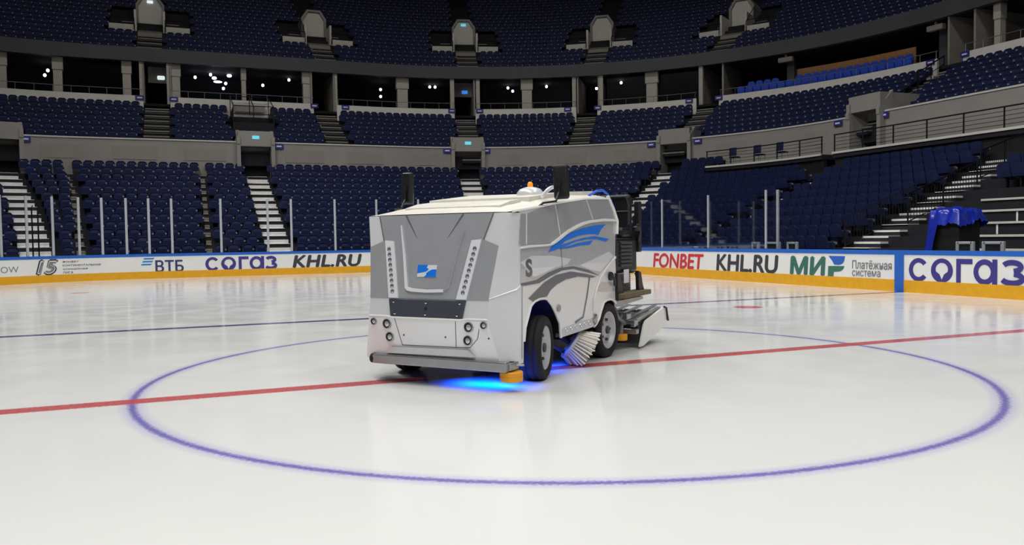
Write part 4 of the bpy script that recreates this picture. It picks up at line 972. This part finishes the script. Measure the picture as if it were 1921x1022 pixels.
# conditioner behind the machine
PL = [(2.88, .03), (3.02, .03), (3.95, .22), (4.02, .30), (3.92, .49), (3.12, .36), (3.04, .30)]
def pl(y0, y1): return Matrix.Translation((0, y1, 0)) @ Matrix.Rotation(PI/2, 4, 'X'), 0, y1-y0
for y0, nm in ((-.135, 'side_plate'), (1.87, 'side_plate')):
    T, h0, h1 = pl(y0, y0+.025); mb = MB(); mb.prism(PL, h0, h1, T); o = mb.build(nm, 'machine_white', ROOT); tag(o, 'white conditioner side plate')
mb = MB(); mb.tube([(3.88, -.14, .49), (3.95, -.15, .47), (4.03, -.15, .28)], .016, 8); mb.build('plate_handle', 'plastic_black', ROOT)
mb = MB(); mb.bbox(2.78, 2.9, -.1, 1.86, .34, .40, .01); mb.bbox(2.84, 2.94, -.1, 1.86, .2, .27, .01); mb.bbox(3.75, 3.85, -.1, 1.86, .40, .45, .01); mb.bbox(2.6, 2.75, -.06, 1.8, .42, .5, .01)
for w_ in (-.08, .9, 1.8): mb.hexa([(2.8, w_, .30), (3.9, w_, .40), (3.9, w_+.05, .40), (2.8, w_+.05, .30), (2.8, w_, .40), (3.9, w_, .49), (3.9, w_+.05, .49), (2.8, w_+.05, .40)])
cf = mb.build('conditioner_frame', 'steel', ROOT)
mb = MB()
for k in range(9):
    w_ = -.02+.2*k; mb.hexa([(2.85, w_, .405), (3.9, w_, .495), (3.9, w_+.06, .495), (2.85, w_+.06, .405), (2.85, w_, .425), (3.9, w_, .515), (3.9, w_+.06, .515), (2.85, w_+.06, .425)])
mb.build('grille_slats', 'steel', cf)
mb = MB(); mb.hexa([(2.95, -.08, .06), (3.85, -.08, .26), (3.85, 1.84, .26), (2.95, 1.84, .06), (2.95, -.08, .36), (3.85, -.08, .42), (3.85, 1.84, .42), (2.95, 1.84, .36)]); mb.build('conditioner_body', 'steel_dark', ROOT)
mb = MB(); mb.lathe([(.0, 0), (.085, 0), (.09, .01), (.09, .075), (.085, .085), (0, .085)], Matrix.Translation((2.72, .08, .13)), 24); mb.build('guide_roller', 'roller_orange', ROOT)
mb = MB(); mb.tube([(2.2, .5, .6), (2.8, .45, .36)], .035, 8); mb.tube([(2.2, 1.3, .6), (2.8, 1.3, .36)], .035, 8); mb.hexa([(2.3, .0, .6), (3.1, -.1, .66), (3.1, .06, .66), (2.3, .12, .6), (2.3, .0, .68), (3.1, -.1, .70), (3.1, .06, .70), (2.3, .12, .68)]); mb.tube([(2.72, .08, .2), (2.75, .08, .36)], .03, 8); mb.tube([(2.5, .1, .62), (2.55, .05, .45), (2.8, .05, .35)], .03, 8); mb.build('lift_arm', 'steel', ROOT)
mb = MB(); mb.bbox(2.4, 2.8, .2, 1.6, .35, .85, .03); mb.build('rear_undercarriage', 'plastic_black', ROOT)

# ------------------------------------------------------------------ things beside the right boards
mat('tarp_blue', '1b2fa8', .25, var=.15, scale=5, coat=.4); mat('clear_sheet', '565c66', .3, var=.1)
t = thing('covered_bin', 'tall dark bin under a crumpled blue tarp behind the right boards', 'bin', (15.3, 7.35, -.06))
mb = MB(); mb.bbox(-.40, .40, -.43, .43, 0, 2.0, .04, None, 2); mb.build('bin_body', 'black_matt', t)
mb = MB(); mb.smooth = True; nx, ny = 40, 40; vs = []; fs = []
for i in range(nx):
    for j in range(ny):
        a, b = -1+2*i/(nx-1), -1+2*j/(ny-1); d = max(abs(a), abs(b)); x, y = a*.52, b*.55
        nz = noise.noise(Vector((x*5, y*5, 2.))); n2 = noise.noise(Vector((x*11, y*11, 5.)))
        n3 = noise.noise(Vector((x*2.2, y*2.2, 9.)))
        z = 2.10+.12*(1-d**2)+.07*nz+.035*n2 if d < .8 else 2.10+.04+.07*nz-(d-.8)/.2*(.40+.22*n3+.1*n2+max(0, min(1, (b-.2)*2.5))*.95)
        k = 1+(.05*nz if d > .75 else 0); vs.append((x*k, y*k, z+.02))
for i in range(nx-1):
    for j in range(ny-1): fs.append((i*ny+j, (i+1)*ny+j, (i+1)*ny+j+1, i*ny+j+1))
mb.add(vs, fs); mb.build('tarp', 'tarp_blue', t)
# low white-framed black gates behind the boards
for i, (y, wdt, lab) in enumerate(((5.62, .5, 'white-framed black bench gate right of the blue tarp, nearer the frame edge'), (6.4, .42, 'white-framed black bench gate directly right of the blue tarp'), (12.75, .4, 'white-framed bench gate behind the charcoal lettering, rightmost'), (13.7, .62, 'white-framed bench gate behind the charcoal lettering, middle'), (14.6, .3, 'white-framed bench gate behind the charcoal lettering, leftmost'))):
    t = thing('bench_gate', lab, 'gate', (14.5, y, -.06), 0, 'low gates behind the right boards')
    mb = MB(); mb.box(-.02, .02, -wdt/2, wdt/2, .1, 1.26); mb.build('panel', 'black_matt', t)
    mb = MB()
    for s in (-1, 1): mb.bbox(-.04, .04, s*wdt/2-.045, s*wdt/2+.045, 0, 1.33, .01, None, 1)
    mb.bbox(-.04, .04, -wdt/2, wdt/2, 1.26, 1.33, .01, None, 1); mb.build('frame', 'stanchion', t)
# bare white-edged tiers at the far right
mb = MB()
for k in range(0, 6):
    r, z = LOW[k]; x0 = CX+r-.47
    mb.bbox(x0-.03, x0+.05, -6, (8.6, 9, 9.3, 9.95, 10.2, 10.9)[k], z-.05, z+.02, .008, None, 1)
struct(mb.build('trim_bare_tiers', 'cap_light'))
mb = MB()
for y in (9.0, 7.2, 5.2):
    for k in (2, 3, 4): r, z = LOW[k]; mb.box(CX+r-.46, CX+r-.42, y-.03, y+.03, z-.36, z-.02)
struct(mb.build('trim_tier_props', 'step_light'))
# black barred side fences of the metal stairs
for i, (k0, k1, y, lab) in enumerate(((3, 6, 12.36, 'black barred fence beside the metal stairs, lower section'), (7, 9, 12.36, 'black barred fence beside the metal stairs, upper section'), (1, 4, 13.44, 'black barred fence on the left flank of the metal stairs'))):
    r0, z0 = LOW[k0]; r1, z1 = LOW[k1]; base = Vector((CX+r0, y, z0))
    t = thing('stair_fence', lab, 'fence', base, 0, 'black fences of the metal stairs')
    a, b = Vector((-.4, 0, .1)), Vector((r1-r0+.3, 0, z1-z0+.1)); up = Vector((0, 0, .95))
    mb = MB(); mb.tube([a+up, b+up], .028, 6); mb.build('top_rail', 'rail_black', t)
    mb = MB(); mb.tube([a, b], .02, 6); mb.build('bottom_rail', 'rail_black', t)
    mb = MB()
    for q in range(1, 24): p = a.lerp(b, q/24); mb.tube([p, p+up], .01, 5)
    mb.build('bars', 'rail_black', t)
    for f in (0, .5, 1): p = a.lerp(b, f); mb = MB(); mb.tube([p-Vector((0, 0, .12)), p+up*1.03], .03, 6); mb.build('post', 'rail_black', t)
# grey speaker boxes under the ring beam
for q, lab in ((.279, 'pale grey box under the ring beam left of the wooden panel'), (.046, 'pale grey box under the ring beam right of the wooden panel')):
    T = frameT(26.9, q, 13.05); mb = MB(); mb.bbox(-.5, .5, -.18, .18, -.16, .16, .05, T.to_3x3().to_4x4(), 2); mb.box(-.06, .06, -.06, .06, .16, .32, T.to_3x3().to_4x4())
    tag(mb.build('ceiling_box', 'column_grey', None, T.translation), lab, 'equipment box', 'boxes under the ring beam')
# two slender black posts in the stairs at the left
for i, dx in enumerate((-.05, .17)):
    T = frameT(7.5, 2.058, -.06); p = T @ Vector((dx, 0, 0))
    mb = MB(); mb.tube([(0, 0, 0), (0, 0, 3.15)], .03, 8); mb.tube([(0, 0, 3.15), (0, .25, 3.25)], .022, 6); mb.lathe([(.09, 0), (.09, .02), (0, .03)], None, 12)
    tag(mb.build('stair_post', 'rail_black', None, p), ['right one of the two slender black posts in the left stairs', 'left one of the two slender black posts in the left stairs'][1-i], 'post', 'slender black posts in the left stairs')
